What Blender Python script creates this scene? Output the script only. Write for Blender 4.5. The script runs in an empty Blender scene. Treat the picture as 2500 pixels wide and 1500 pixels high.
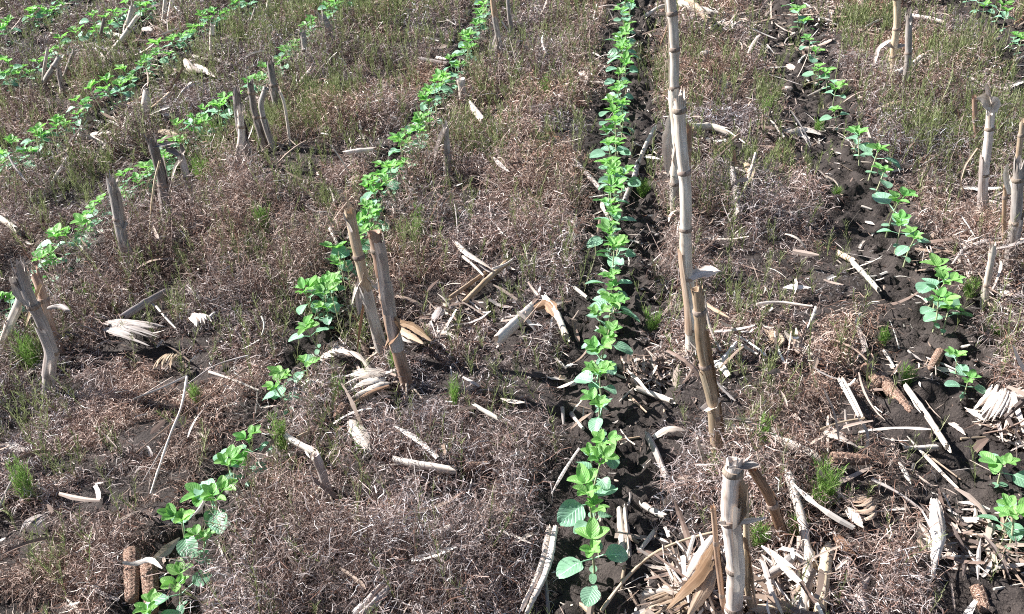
import bpy, math, random
import numpy as np
from mathutils import Vector, Matrix

# ------------------------------------------------------------------ camera
IW, IH, FPX, HC = 2473.0, 1484.0, 2300.0, 1.25      # reading scale of the view, focal length in it, eye height (m)
rr = math.radians(4.0)
d_ = np.array([1565 - IW/2, -760 - IH/2, FPX]); d_ /= np.linalg.norm(d_)
s_ = (math.sin(rr)*d_[0] + math.cos(rr)*d_[1]) / d_[2]
n_ = np.array([-math.sin(rr), -math.cos(rr), s_]); n_ /= np.linalg.norm(n_)
MW = np.array([np.cross(d_, n_), d_, n_])            # camera frame (x right, y down, z forward) -> world; rows of the crop run along +Y
scene = bpy.context.scene
cam = bpy.data.cameras.new('camera'); camo = bpy.data.objects.new('camera', cam)
scene.collection.objects.link(camo); scene.camera = camo
cam.sensor_width = 36.0; cam.lens = 36.0*FPX/IW; cam.clip_start = 0.02; cam.clip_end = 3000
R_, U_, B_ = MW @ [1, 0, 0], MW @ [0, -1, 0], MW @ [0, 0, -1]
camo.matrix_world = Matrix(((R_[0], U_[0], B_[0], 0), (R_[1], U_[1], B_[1], 0), (R_[2], U_[2], B_[2], HC), (0, 0, 0, 1)))

# ------------------------------------------------------------------ sky, sun, exposure
SUN_EL, SUN_AZ = math.radians(41), math.radians(-80)   # azimuth from +Y, negative towards -X (left)
to_sun = Vector((math.sin(SUN_AZ)*math.cos(SUN_EL), math.cos(SUN_AZ)*math.cos(SUN_EL), math.sin(SUN_EL)))
world = bpy.data.worlds.new('World'); scene.world = world; world.use_nodes = True
wt = world.node_tree; bg = wt.nodes['Background']
sky = wt.nodes.new('ShaderNodeTexSky'); sky.sky_type = 'NISHITA'; sky.sun_disc = False
sky.sun_elevation = SUN_EL; sky.sun_rotation = SUN_AZ % (2*math.pi)
wt.links.new(sky.outputs[0], bg.inputs[0]); bg.inputs[1].default_value = 0.052
sl = bpy.data.lights.new('sun', 'SUN'); sl.energy = 5.0; sl.angle = math.radians(0.5); sl.color = (1.0, 0.965, 0.93)
so = bpy.data.objects.new('sun', sl); scene.collection.objects.link(so)
so.rotation_euler = (-to_sun).to_track_quat('-Z', 'Y').to_euler(); so.location = to_sun*20
scene.view_settings.view_transform = 'Standard'; scene.view_settings.look = 'None'
scene.view_settings.exposure = 1.35; scene.view_settings.gamma = 1
scene.render.engine = 'CYCLES'
scene.cycles.max_bounces = 6; scene.cycles.diffuse_bounces = 3; scene.cycles.transmission_bounces = 3
scene.cycles.use_denoising = False; scene.cycles.filter_width = 1.05

rng = np.random.default_rng(11); random.seed(5)
C = scene.collection

# ------------------------------------------------------------------ noise and pixel helpers
def _h(ix, iy, s):
    n = (ix*374761393 + iy*668265263 + s*1442695041) & 0xffffffff
    n = ((n ^ (n >> 13))*1274126177) & 0xffffffff
    return ((n ^ (n >> 16)) & 0xffff)/65535.0
def vnoise(x, y, s=0):
    x = np.asarray(x, float); y = np.asarray(y, float)
    ix = np.floor(x).astype(np.int64); iy = np.floor(y).astype(np.int64)
    fx = x - ix; fy = y - iy; fx = fx*fx*(3 - 2*fx); fy = fy*fy*(3 - 2*fy)
    return (_h(ix, iy, s)*(1-fx) + _h(ix+1, iy, s)*fx)*(1-fy) + (_h(ix, iy+1, s)*(1-fx) + _h(ix+1, iy+1, s)*fx)*fy
def fbm(x, y, f, s=0, o=3):
    a = 0; w = 1; t = 0
    for k in range(o):
        a = a + w*vnoise(np.asarray(x)*f + 17*k, np.asarray(y)*f - 9*k, s+k); t += w; w *= .5; f *= 2.03
    return a/t
def sst(a, b, x):
    t = np.clip((x - a)/(b - a), 0, 1); return t*t*(3 - 2*t)
def ray(px, py):
    return MW @ np.array([px - IW/2, py - IH/2, FPX])
def at(px, py, z=0.0):
    v = ray(px, py); t = (z - HC)/v[2]; return v*t + np.array([0, 0, HC])
def depth(p):                                         # distance along the view axis
    return float((MW[:, 2]) @ (np.asarray(p) - [0, 0, HC]))
def msize(npx, p): return npx*depth(p)/FPX            # a size in reading pixels at a point -> metres

# crop rows: the plants of each row, far rows filled in between
ROWS = {
 'R1': [(2462,1262),(2442,1205),(2432,1110),(2336,905),(2325,850),(2290,745),(2265,752),(2247,705),(2268,680),(2192,590),(2170,560),(2152,507),(2116,425),(2104,395),(2082,360),(2068,325),(2030,262),(2018,228),(2002,178),(1984,168),(1972,128),(1958,95),(1945,62),(1930,28),(1918,2),(1905,-30),(1895,-60)],
 'R0': [(1428,1392),(1432,1318),(1446,1262),(1432,1205),(1424,1155),(1434,1112),(1478,1052),(1452,1002),(1452,945),(1458,905),(1466,835),(1446,815),(1452,752),(1470,715),(1474,670),(1484,625),(1466,568),(1482,530),(1466,492),(1484,455),(1500,415),(1476,395),(1490,350),(1478,318),(1502,300),(1484,262),(1504,230),(1492,200),(1512,175),(1498,150),(1510,120),(1502,95),(1516,68),(1506,45),(1518,22),(1512,0),(1520,-22),(1518,-45)],
 'L1': [(362,1462),(412,1398),(478,1308),(440,1302),(512,1222),(500,1190),(562,1112),(590,1108),(608,1062),(692,948),(672,920),(735,868),(762,792),(786,748),(770,722),(812,700),(796,668),(820,640),(846,618),(858,596),(876,560),(884,535),(896,508),(918,480),(906,462),(942,425),(936,402),(966,385),(974,358),(998,335),(1004,312),(1022,292),(1038,268),(1046,245),(1062,218),(1078,196),(1092,172),(1104,148),(1122,125),(1132,100),(1148,75),(1156,50),(1165,25),(1172,5),(1180,-20)],
 'L2': [(10,742),(-14,760),(112,652),(128,622),(150,600),(178,582),(200,562),(218,542),(255,502),(310,466),(330,446),(356,420),(392,385),(410,362),(440,342),(462,325),(486,305),(508,290),(530,268),(552,246),(600,202),(622,192),(648,172),(668,148),(692,122),(716,108),(748,78),(762,55),(790,35),(808,20),(830,5),(850,-12)],
 'L3': [(8,402),(34,376),(58,362),(84,345),(108,330),(148,305),(170,298),(200,262),(216,255),(264,228),(284,215),(308,188),(332,168),(350,158),(374,140),(398,124),(420,105),(446,88),(470,72),(492,56),(514,44),(538,30),(562,18),(588,8),(606,-8)],
 'L4': [(4,202),(28,188),(52,172),(84,155),(136,128),(152,118),(208,88),(226,78),(244,66),(270,52),(292,42),(316,28),(342,18),(362,6),(384,-10)],
 'L5': [(6,82),(24,72),(70,40),(84,32),(112,28),(130,14),(150,4),(176,-10)],
 'R2': [(2366,-8),(2385,10),(2408,22),(2428,42),(2448,78),(2466,95),(2340,-30)]}
ROWLINE = {}
for k, v in ROWS.items():
    P = np.array([at(x, y, .085)[:2] for x, y in v]); ROWLINE[k] = P[np.argsort(P[:, 1])]
BARE = {'R1': (.15, .085), 'R0': (.10, .13), 'L1': (.085, .035), 'L2': (.08, .03), 'L3': (.07, .06), 'L4': (.07, .06), 'L5': (.07, .06), 'R2': (.12, .1)}
def rowx(k, y):
    L = ROWLINE[k]; return np.interp(y, L[:, 1], L[:, 0])
def wpatch(lst):
    out = []
    for x, y, r, s in lst:
        p = at(x, y, .02); out.append((p[0], p[1], msize(r, p), s))
    return out
THIN = wpatch([(1600,1400,150,.9),(1760,1420,190,.8),(2120,1130,90,.5),(2330,1330,190,.85),(2420,1000,110,1),(2230,900,110,.9),(1250,800,80,.6),(1330,760,70,.7),
 (870,945,95,.7),(330,800,95,.75),(190,350,90,.8),(310,310,110,.75),(1730,60,120,.7),(1760,340,110,.6),(1980,60,80,.9),(1165,620,80,.5),(830,830,80,.6),(880,1055,70,.5),
 (1930,330,90,.6),(1700,200,90,.45),(150,230,80,.7),(300,150,110,.6),(420,60,90,.5),(90,440,70,.6),(1790,480,60,.5),(2040,930,60,.5),(1930,1080,90,.7),(2300,630,90,.7),(2440,720,90,.7),
 (1000,800,70,.7),(430,880,50,.6),(1560,900,90,.6),(480,180,60,.5),(360,1400,120,.35),(1880,130,110,.6),(2230,300,70,.5),(1960,1330,130,.7),(2040,1250,60,.7),(1900,850,90,.4)])
GREEN = wpatch([(650,80,120,.8),(700,300,130,.75),(790,230,90,.6),(520,400,70,.9),(480,190,80,.6),(2290,330,170,.9),(2350,170,140,.8),(1150,370,90,.6),(1195,240,60,.5),(1330,220,60,.45),
 (1560,430,60,.6),(1600,210,60,.7),(80,860,90,.9),(50,1010,120,.7),(810,1120,110,.65),(400,770,80,.5),(870,30,220,.6),(160,440,120,.6),(880,830,60,.6),(1580,770,70,.5),(1800,960,110,.45),
 (2080,60,90,.7),(1860,250,70,.5),(1750,520,90,.45),(300,190,110,.5),(740,500,100,.4),(590,640,90,.35),(1780,760,70,.4),(700,840,110,.35),(150,1130,90,.5),(2400,440,80,.8),(1880,400,90,.4),(430,1250,120,.25),(1000,620,70,.5),(1180,1010,60,.4)])
def pval(lst, x, y):
    a = np.zeros(np.shape(x))
    for cx, cy, r, s in lst:
        dd = np.sqrt((x-cx)**2 + (y-cy)**2); a = np.maximum(a, s*(1 - sst(.45*r, 1.15*r, dd)))
    return a
def matmask(x, y):
    x = np.asarray(x, float); y = np.asarray(y, float)
    m = np.ones(x.shape); wob = (fbm(x, y, 9, 40) - .5)*.09
    for k, (l, r) in BARE.items():
        dx = x - rowx(k, y) + wob
        e = np.where(dx < 0, -dx/l, dx/r); m = np.minimum(m, sst(.75, 1.25, e))
    return m*(1 - .62*pval(THIN, x, y))
def mound(x, y):                                      # tuft mounds of the weed mat
    return fbm(x, y, 7, 3, 2)
def hgt(x, y, fine=True):
    m = matmask(x, y)
    z = .022*m*(.3 + 1.1*mound(x, y)) + .022*(fbm(x, y, 5, 7) - .5)
    if fine:
        b = 1 - m
        z = z + .016*(fbm(x, y, 28, 12, 3) - .5)*(1.3 - .6*m) + .007*np.abs(fbm(x, y, 70, 22, 2) - .5) + b*(.022*sst(.52, .72, fbm(x, y, 19, 15, 2)) + .010*sst(.5, .7, vnoise(x*60, y*60, 18)))
    return z
def H(x, y): return float(hgt(np.array([x]), np.array([y]))[0])
def gp(px, py, lift=0.0):                             # pixel -> point on the ground relief
    p = at(px, py, lift)
    for _ in range(4): p = at(px, py, H(p[0], p[1]) + lift)
    return p
fwd = np.array([MW[0, 2], MW[1, 2], 0]); fwd /= np.linalg.norm(fwd)
def up_at(base, px, py, away=0.0):                    # pixel -> point in the upright plane through base, facing the viewer
    v = ray(px, py); t = fwd @ (base + fwd*away - [0, 0, HC])/(fwd @ v); return v*t + np.array([0, 0, HC])

# ------------------------------------------------------------------ materials
def mat(name, fn, rough=.7):
    m = bpy.data.materials.new(name); m.use_nodes = True; nt = m.node_tree
    b = nt.nodes['Principled BSDF']; b.inputs['Roughness'].default_value = rough; b.inputs['Specular IOR Level'].default_value = .25
    fn(nt, b); return m
def nd(nt, t, **k):
    n = nt.nodes.new(t)
    for a, v in k.items(): setattr(n, a, v)
    return n
def ramp(nt, src, stops, interp='LINEAR'):
    r = nd(nt, 'ShaderNodeValToRGB'); r.color_ramp.interpolation = interp; e = r.color_ramp.elements
    while len(e) < len(stops): e.new(.5)
    for i, (p, c) in enumerate(stops): e[i].position = p; e[i].color = (*c, 1)
    nt.links.new(src, r.inputs[0]); return r.outputs[0]
def noise(nt, vec, scale, detail=3, rough=.6):
    n = nd(nt, 'ShaderNodeTexNoise'); n.inputs['Scale'].default_value = scale; n.inputs['Detail'].default_value = detail
    n.inputs['Roughness'].default_value = rough
    if vec is not None: nt.links.new(vec, n.inputs['Vector'])
    return n.outputs['Fac']
def mapped(nt, sc, out='UV'):
    t = nd(nt, 'ShaderNodeTexCoord'); m = nd(nt, 'ShaderNodeMapping'); m.inputs['Scale'].default_value = sc
    nt.links.new(t.outputs[out], m.inputs[0]); return m.outputs[0]
def mixc(nt, fac, a, b, mode='MIX'):
    n = nd(nt, 'ShaderNodeMix', data_type='RGBA', blend_type=mode)
    for s, v in ((n.inputs['Factor'], fac), (n.inputs['A'], a), (n.inputs['B'], b)):
        if hasattr(v, 'is_linked') or hasattr(v, 'node'): nt.links.new(v, s)
        else: s.default_value = v if isinstance(v, float) else (*v, 1)
    return n.outputs['Result']
def bump(nt, b, h, st, dist=.002):
    n = nd(nt, 'ShaderNodeBump'); n.inputs['Strength'].default_value = st; n.inputs['Distance'].default_value = dist
    nt.links.new(h, n.inputs['Height']); nt.links.new(n.outputs[0], b.inputs['Normal'])
def objvar(nt, col, lo=.75, hi=1.2):
    o = nd(nt, 'ShaderNodeObjectInfo'); r = nd(nt, 'ShaderNodeMapRange'); r.inputs[3].default_value = lo; r.inputs[4].default_value = hi
    nt.links.new(o.outputs['Random'], r.inputs[0])
    h = nd(nt, 'ShaderNodeHueSaturation'); nt.links.new(r.outputs[0], h.inputs['Value']); nt.links.new(col, h.inputs['Color'])
    f = nd(nt, 'ShaderNodeMath', operation='MULTIPLY'); f.inputs[1].default_value = 7.31; nt.links.new(o.outputs['Random'], f.inputs[0])
    g = nd(nt, 'ShaderNodeMath', operation='FRACT'); nt.links.new(f.outputs[0], g.inputs[0]); k = nd(nt, 'ShaderNodeMapRange'); k.inputs[3].default_value = .485; k.inputs[4].default_value = .51
    nt.links.new(g.outputs[0], k.inputs[0]); nt.links.new(k.outputs[0], h.inputs['Hue']); return h.outputs[0]
def fibre(dark, mid, light, stain=(.07, .055, .045), stain_at=.62, var=(.8, 1.2)):
    def fn(nt, b):                                    # UVs are in metres: u round / across, v along the grain
        f = noise(nt, mapped(nt, (420, 12, 1)), 1.0, 2)
        c = ramp(nt, f, [(.24, dark), (.48, mid), (.72, light)])
        w = ramp(nt, noise(nt, mapped(nt, (38, 9, 1)), 1.0, 3, .6), [(.42, (0, 0, 0)), (.62, (.65, .65, .65))])
        c = mixc(nt, w, c, tuple(m_*q for m_, q in zip(mid, (.66, .56, .48))))
        s = noise(nt, mapped(nt, (70, 18, 1)), 1.0, 5, .7)
        sf = ramp(nt, s, [(stain_at - .06, (0, 0, 0)), (stain_at + .12, (1, 1, 1))])
        sp = nd(nt, 'ShaderNodeMath', operation='MULTIPLY'); sp.inputs[1].default_value = .6; nt.links.new(sf, sp.inputs[0])
        c = mixc(nt, sp.outputs[0], c, stain)
        nt.links.new(objvar(nt, c, *var), b.inputs['Base Color'])
        bump(nt, b, f, .4, .0008)
    return fn
M = {}
M['stalk_bleached'] = mat('bleached_stalk', fibre((.42, .36, .30), (.66, .60, .53), (.84, .79, .73)))
M['stalk_grey'] = mat('weathered_grey_stalk', fibre((.25, .22, .205), (.44, .40, .375), (.62, .58, .545), stain_at=.60))
M['stalk_brown'] = mat('brown_stalk', fibre((.22, .14, .095), (.42, .30, .21), (.62, .50, .39), stain_at=.62))
M['stalk_tan'] = mat('tan_stalk', fibre((.40, .31, .20), (.60, .49, .35), (.76, .67, .53), stain_at=.66))
M['stalk_dark'] = mat('dark_rotten_stalk', fibre((.11, .09, .085), (.25, .22, .205), (.44, .40, .38), stain_at=.56))
def husk_mat(name, d, m_, l, trans=.15, sa=.66):
    def fn(nt, b):
        fibre(d, m_, l, stain_at=sa)(nt, b)
        col = b.inputs['Base Color'].links[0].from_socket
        tr = nd(nt, 'ShaderNodeBsdfTranslucent'); nt.links.new(col, tr.inputs[0])
        mx = nd(nt, 'ShaderNodeMixShader'); mx.inputs[0].default_value = trans
        nt.links.new(b.outputs[0], mx.inputs[1]); nt.links.new(tr.outputs[0], mx.inputs[2])
        nt.links.new(mx.outputs[0], nt.nodes['Material Output'].inputs[0])
    return mat(name, fn, .6)
M['husk_pale'] = husk_mat('pale_husk', (.48, .42, .36), (.72, .66, .59), (.86, .82, .76))
M['husk_tan'] = husk_mat('tan_husk', (.30, .22, .15), (.48, .38, .28), (.62, .53, .42))
M['husk_grey'] = husk_mat('grey_husk', (.22, .19, .175), (.42, .38, .355), (.60, .56, .53), sa=.62)
M['husk_brown'] = husk_mat('brown_husk', (.13, .075, .05), (.26, .165, .105), (.40, .28, .19), sa=.6)
def cob_fn(nt, b):
    f = noise(nt, mapped(nt, (500, 500, 1)), 1.0, 2)
    c = ramp(nt, f, [(.36, (.075, .045, .035)), (.5, (.21, .12, .085)), (.64, (.48, .38, .30))])
    nt.links.new(c, b.inputs['Base Color']); bump(nt, b, f, .6, .002)
M['cob'] = mat('chaffy_cob', cob_fn, .85)
def pith_fn(nt, b):
    nt.links.new(ramp(nt, noise(nt, mapped(nt, (1, 1, 1), 'Object'), 300, 3), [(.3, (.22, .17, .13)), (.6, (.55, .49, .42))]), b.inputs['Base Color'])
M['joint'] = mat('stalk_joint', fibre((.17, .13, .105), (.34, .27, .22), (.56, .48, .41), stain_at=.5))
M['pith'] = mat('stalk_pith', pith_fn, .9)
def root_fn(nt, b):
    nt.links.new(ramp(nt, noise(nt, mapped(nt, (1, 1, 1), 'Object'), 120, 3), [(.3, (.22, .16, .12)), (.65, (.56, .47, .39))]), b.inputs['Base Color'])
M['root'] = mat('brace_roots', root_fn, .85)
def soil_fn(nt, b):
    o = mapped(nt, (1, 1, 1), 'Object')
    a = noise(nt, o, 6, 6, .65); g = noise(nt, o, 220, 4, .7); k = noise(nt, o, 45, 5, .7)
    c = ramp(nt, a, [(.3, (.020, .016, .015)), (.5, (.042, .034, .031)), (.72, (.085, .070, .064))])
    c = mixc(nt, ramp(nt, g, [(.52, (0, 0, 0)), (.72, (.7, .7, .7))]), c, (.13, .105, .09))
    nt.links.new(c, b.inputs['Base Color'])
    b.inputs['Roughness'].default_value = .82
    mm = nd(nt, 'ShaderNodeMath', operation='MULTIPLY_ADD'); mm.inputs[1].default_value = .5
    nt.links.new(g, mm.inputs[0]); nt.links.new(k, mm.inputs[2]); bump(nt, b, mm.outputs[0], .9, .010)
M['soil'] = mat('dark_loam', soil_fn, .85)
def strand_fn(tr):
    def fn(nt, b):
        a = nd(nt, 'ShaderNodeAttribute', attribute_name='strand_colour')
        nt.links.new(a.outputs['Color'], b.inputs['Base Color'])
        t = nd(nt, 'ShaderNodeBsdfTranslucent'); nt.links.new(a.outputs['Color'], t.inputs[0])
        mx = nd(nt, 'ShaderNodeMixShader'); mx.inputs[0].default_value = tr
        nt.links.new(b.outputs[0], mx.inputs[1]); nt.links.new(t.outputs[0], mx.inputs[2])
        nt.links.new(mx.outputs[0], nt.nodes['Material Output'].inputs[0])
    return fn
M['dead'] = mat('dead_horsetail', strand_fn(.15), .6)
M['green'] = mat('green_horsetail', strand_fn(.3), .55)
M['litter'] = mat('plant_litter', strand_fn(.1), .6)
M['clod'] = mat('soil_crumbs', lambda nt, b: (soil_fn(nt, b)), .85)
def leaf_mat(name, c1, c2, trc, tf, rough):
    def fn(nt, b):                                    # leaf UV: u across -1..1, v along 0..1
        uv = nd(nt, 'ShaderNodeTexCoord'); sp = nd(nt, 'ShaderNodeSeparateXYZ'); nt.links.new(uv.outputs['UV'], sp.inputs[0])
        ab = nd(nt, 'ShaderNodeMath', operation='ABSOLUTE'); nt.links.new(sp.outputs[0], ab.inputs[0])
        # side veins: v - 0.35|u| repeated
        m1 = nd(nt, 'ShaderNodeMath', operation='MULTIPLY_ADD'); m1.inputs[1].default_value = -.35
        nt.links.new(ab.outputs[0], m1.inputs[0]); nt.links.new(sp.outputs[1], m1.inputs[2])
        m2 = nd(nt, 'ShaderNodeMath', operation='MULTIPLY'); m2.inputs[1].default_value = 44; nt.links.new(m1.outputs[0], m2.inputs[0])
        sn = nd(nt, 'ShaderNodeMath', operation='SINE'); nt.links.new(m2.outputs[0], sn.inputs[0])
        v = ramp(nt, sn.outputs[0], [(.0, (0, 0, 0)), (.55, (.2, .2, .2)), (1, (1, 1, 1))])
        mid = ramp(nt, ab.outputs[0], [(0, (1, 1, 1)), (.07, (0, 0, 0))])
        nz = noise(nt, mapped(nt, (1, 1, 1), 'Object'), 60, 3)
        c = ramp(nt, nz, [(.35, c1), (.65, c2)])
        c = mixc(nt, mid, c, tuple(min(1, 1.5*x) for x in c2))
        c = mixc(nt, .08, c, v, 'OVERLAY')
        c = objvar(nt, c, .8, 1.2)
        nt.links.new(c, b.inputs['Base Color']); bump(nt, b, v, .45, .0012)
        b.inputs['Specular IOR Level'].default_value = .42
        t = nd(nt, 'ShaderNodeBsdfTranslucent'); t.inputs[0].default_value = (*trc, 1)
        mx = nd(nt, 'ShaderNodeMixShader'); mx.inputs[0].default_value = tf
        nt.links.new(b.outputs[0], mx.inputs[1]); nt.links.new(t.outputs[0], mx.inputs[2])
        nt.links.new(mx.outputs[0], nt.nodes['Material Output'].inputs[0])
    return mat(name, fn, rough)
M['leaf_old'] = leaf_mat('glaucous_leaf', (.20, .39, .25), (.31, .52, .37), (.16, .46, .12), .28, .36)
M['leaf_young'] = leaf_mat('young_leaf', (.18, .43, .11), (.30, .56, .19), (.28, .64, .12), .42, .42)
def stem_fn(nt, b):
    nt.links.new(ramp(nt, noise(nt, mapped(nt, (1, 1, 1), 'Object'), 60, 2), [(.3, (.28, .33, .17)), (.7, (.46, .46, .30))]), b.inputs['Base Color'])
M['stem'] = mat('soy_stem', stem_fn, .6)

# ------------------------------------------------------------------ mesh building
def fast_mesh(name, V, F, m, uv=None, col=None, smooth=True):
    """V (n,3), F: (k,3|4) int array or list of lists"""
    me = bpy.data.meshes.new(name)
    if isinstance(F, np.ndarray):
        k = F.shape[1]; me.vertices.add(len(V)); me.vertices.foreach_set('co', np.asarray(V, np.float32).ravel())
        me.loops.add(F.size); me.loops.foreach_set('vertex_index', F.astype(np.int32).ravel())
        me.polygons.add(len(F)); me.polygons.foreach_set('loop_start', (np.arange(len(F))*k).astype(np.int32))
        me.polygons.foreach_set('loop_total', np.full(len(F), k, np.int32)); me.update(calc_edges=True)
    else:
        me.from_pydata([tuple(v) for v in V], [], F)
    me.polygons.foreach_set('use_smooth', np.full(len(me.polygons), smooth))
    if uv is not None:
        li = np.zeros(len(me.loops), np.int32); me.loops.foreach_get('vertex_index', li)
        l = me.uv_layers.new(name='UVMap'); l.data.foreach_set('uv', np.asarray(uv, np.float32)[li].ravel())
    if col is not None:
        a = me.color_attributes.new('strand_colour', 'FLOAT_COLOR', 'POINT')
        a.data.foreach_set('color', np.c_[col, np.ones(len(col))].astype(np.float32).ravel())
    me.materials.append(m); me.update(); return me
def put(name, me, parent=None, loc=None, rz=0, sc=1, tilt=(0, 0)):
    o = bpy.data.objects.new(name, me); C.objects.link(o)
    if parent is not None: o.parent = parent
    if loc is not None: o.location = loc
    o.rotation_euler = (tilt[0], tilt[1], rz); o.scale = (sc, sc, sc); return o
def tag(o, label=None, cat=None, group=None, kind=None):
    for k, v in (('label', label), ('category', cat), ('group', group), ('kind', kind)):
        if v: o[k] = v
    return o
def unit(v): return v/(np.linalg.norm(v) + 1e-12)
def resample(P, step):
    P = np.asarray(P, float); d = np.r_[0, np.cumsum(np.linalg.norm(np.diff(P, axis=0), axis=1))]
    n = max(2, int(d[-1]/step) + 1); t = np.linspace(0, d[-1], n)
    return np.c_[np.interp(t, d, P[:, 0]), np.interp(t, d, P[:, 1]), np.interp(t, d, P[:, 2])], t
def smooth_path(P, it=2):
    P = np.asarray(P, float)
    for _ in range(it):
        Q = P.copy(); Q[1:-1] = (P[:-2] + 2*P[1:-1] + P[2:])/4; P = Q
    return P
class MB:
    def __init__(s): s.v = []; s.f = []; s.uv = []
    def add(s, V, F, UV):
        b = len(s.v); s.v += [tuple(map(float, p)) for p in V]; s.uv += [tuple(map(float, p)) for p in UV]
        s.f += [[b + i for i in f] for f in F]
    def build(s, name, m, parent=None, origin=None):
        V = np.array(s.v); 
        if origin is not None: V = V - np.asarray(origin)
        return put(name, fast_mesh(name, V, s.f, m, np.array(s.uv)), parent)
def frames(P):
    T = np.gradient(P, axis=0); T = np.array([unit(t) for t in T])
    a = unit(np.cross(T[0], [0.12, 1, .07] if abs(T[0][1]) < .8 else [1, 0, .1])); A = []
    for t in T:
        a = unit(a - t*(a @ t)); A.append(a)
    A = np.array(A); return T, A, np.cross(T, A)
def tube(mb, P, r, n=12, jag=0.0, hollow=True, ell=1.0, rn=.014, rs=None, closed=True, jag0=0.0):
    """a tube along P with radii r; jagged broken end(s), hollow mouth"""
    rs = rs or random.Random(len(mb.v) + 3)
    T, A, B = frames(P); k = len(P); r = np.broadcast_to(r, (k,)).astype(float)
    d = np.r_[0, np.cumsum(np.linalg.norm(np.diff(P, axis=0), axis=1))]
    V = []; UV = []; off = [rs.uniform(-1, 1)*rn for _ in range(n)]
    jg = [rs.random()**2.2*jag for _ in range(n)]; j0 = [rs.random()**2*jag0 for _ in range(n)]
    for i in range(k):
        for j in range(n + 1):
            a = 2*math.pi*j/n; q = j % n; rad = r[i]*(1 + off[q])
            p = P[i] + A[i]*math.cos(a)*rad + B[i]*math.sin(a)*rad*ell
            if i == k-1: p = p + T[i]*jg[q]
            if i == 0: p = p - T[0]*j0[q]
            V.append(p); UV.append((j/n*2*math.pi*r.mean(), d[i]))
    F = [[i*(n+1)+j, i*(n+1)+j+1, (i+1)*(n+1)+j+1, (i+1)*(n+1)+j] for i in range(k-1) for j in range(n)]
    mb.add(V, F, UV)
    if closed:
        for e, sg, jj in ((k-1, 1, jg), (0, -1, j0)):
            V = []; UV = []
            for ring, (q, dd) in enumerate(((1.0, 1), (.72, .5), (.6, -.4 if hollow else .3))):
                for j in range(n):
                    a = 2*math.pi*j/n; rad = r[e]*(1 + off[j])*q
                    V.append(P[e] + A[e]*math.cos(a)*rad + B[e]*math.sin(a)*rad*ell + T[e]*sg*(jj[j] if dd == 1 else (jj[j]*.3*dd if dd > 0 else -r[e]*.9)))
                    UV.append((rad + j*.002, .5 + ring*.003))
            c = len(V); V.append(P[e] - T[e]*sg*(r[e]*.9 if hollow else -.001)); UV.append((0, .5))
            F = []
            for a_ in range(2):
                for j in range(n):
                    q = [a_*n + j, a_*n + (j+1) % n, (a_+1)*n + (j+1) % n, (a_+1)*n + j]; F.append(q if sg > 0 else q[::-1])
            for j in range(n):
                q = [2*n + j, 2*n + (j+1) % n, c]; F.append(q if sg > 0 else q[::-1])
            mb.add(V, F, UV)
def ribbon(mb, P, w, nrm=(0, 0, 1), curl=.15, corr=.03, m=9, taper=(.8, .3), jag=.25, twist=0.0, rs=None, freq=5):
    """a dry leaf: a strip along P with lengthwise corrugation, cross curl and torn ends"""
    rs = rs or random.Random(len(mb.v) + 7)
    P = np.asarray(P, float); k = len(P); T = np.array([unit(t) for t in np.gradient(P, axis=0)])
    d = np.r_[0, np.cumsum(np.linalg.norm(np.diff(P, axis=0), axis=1))]; L = d[-1]
    ph = rs.uniform(0, 6); N = np.asarray(nrm, float); V = []; UV = []
    edge = [rs.uniform(-.12, .12) for _ in range(k)]; je = [rs.uniform(0, 1)*jag*w for _ in range(m)]; jb = [rs.uniform(0, 1)*jag*w*.7 for _ in range(m)]
    for i in range(k):
        t = d[i]/L; S = unit(np.cross(T[i], N)); Nn = unit(np.cross(S, T[i]))
        if twist: a = twist*t; S, Nn = S*math.cos(a) + Nn*math.sin(a), Nn*math.cos(a) - S*math.sin(a)
        ww = w*(taper[0] + (1 - taper[0])*min(1, t*3.5))*(taper[1] + (1 - taper[1])*min(1, (1 - t)*2.6)**.7)*(1 + edge[i])
        for j in range(m):
            s = -1 + 2*j/(m-1); cc = curl*(1 + .5*math.sin(3*t + ph))
            p = P[i] + S*ww/2*s*(1 - .25*abs(cc)) + Nn*(cc*ww*(s*s - .4) + corr*ww*math.sin(s*freq + ph + t*1.5) + corr*.6*ww*rs.uniform(-1, 1))
            if i == k-1: p = p + T[i]*(je[j] - .5*jag*w)
            if i == 0: p = p - T[i]*(jb[j] - .3*jag*w)
            V.append(p); UV.append((s*w/2 + .3*ph, d[i]))
    F = [[i*m+j, i*m+j+1, (i+1)*m+j+1, (i+1)*m+j] for i in range(k-1) for j in range(m-1)]
    mb.add(V, F, UV)

# ------------------------------------------------------------------ the ground
def axis(a, b, step, far):
    c = np.arange(a, b + 1e-6, step); o = [];  q = step; p = b
    while p < far: q *= 1.35; p += q; o.append(p)
    i = []; q = step; p = a
    while p > -far: q *= 1.35; p -= q; i.append(p)
    return np.r_[i[::-1], c, o]
gx = axis(-3.5, 2.2, .009, 900); gy = axis(.6, 4.9, .009, 900)
X, Y = np.meshgrid(gx, gy); Z = hgt(X, Y)
Z = Z + .010*sst(.55, .7, vnoise(X*48, Y*48, 90))*(1 - .8*matmask(X, Y))*vnoise(X*75, Y*75, 91)     # crumbs on the open soil
nx, ny = len(gx), len(gy); idx = np.arange(nx*ny).reshape(ny, nx)
F = np.stack([idx[:-1, :-1], idx[:-1, 1:], idx[1:, 1:], idx[1:, :-1]], -1).reshape(-1, 4)
tag(put('ground', fast_mesh('ground', np.c_[X.ravel(), Y.ravel(), Z.ravel()], F, M['soil'])), kind='structure')

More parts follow.
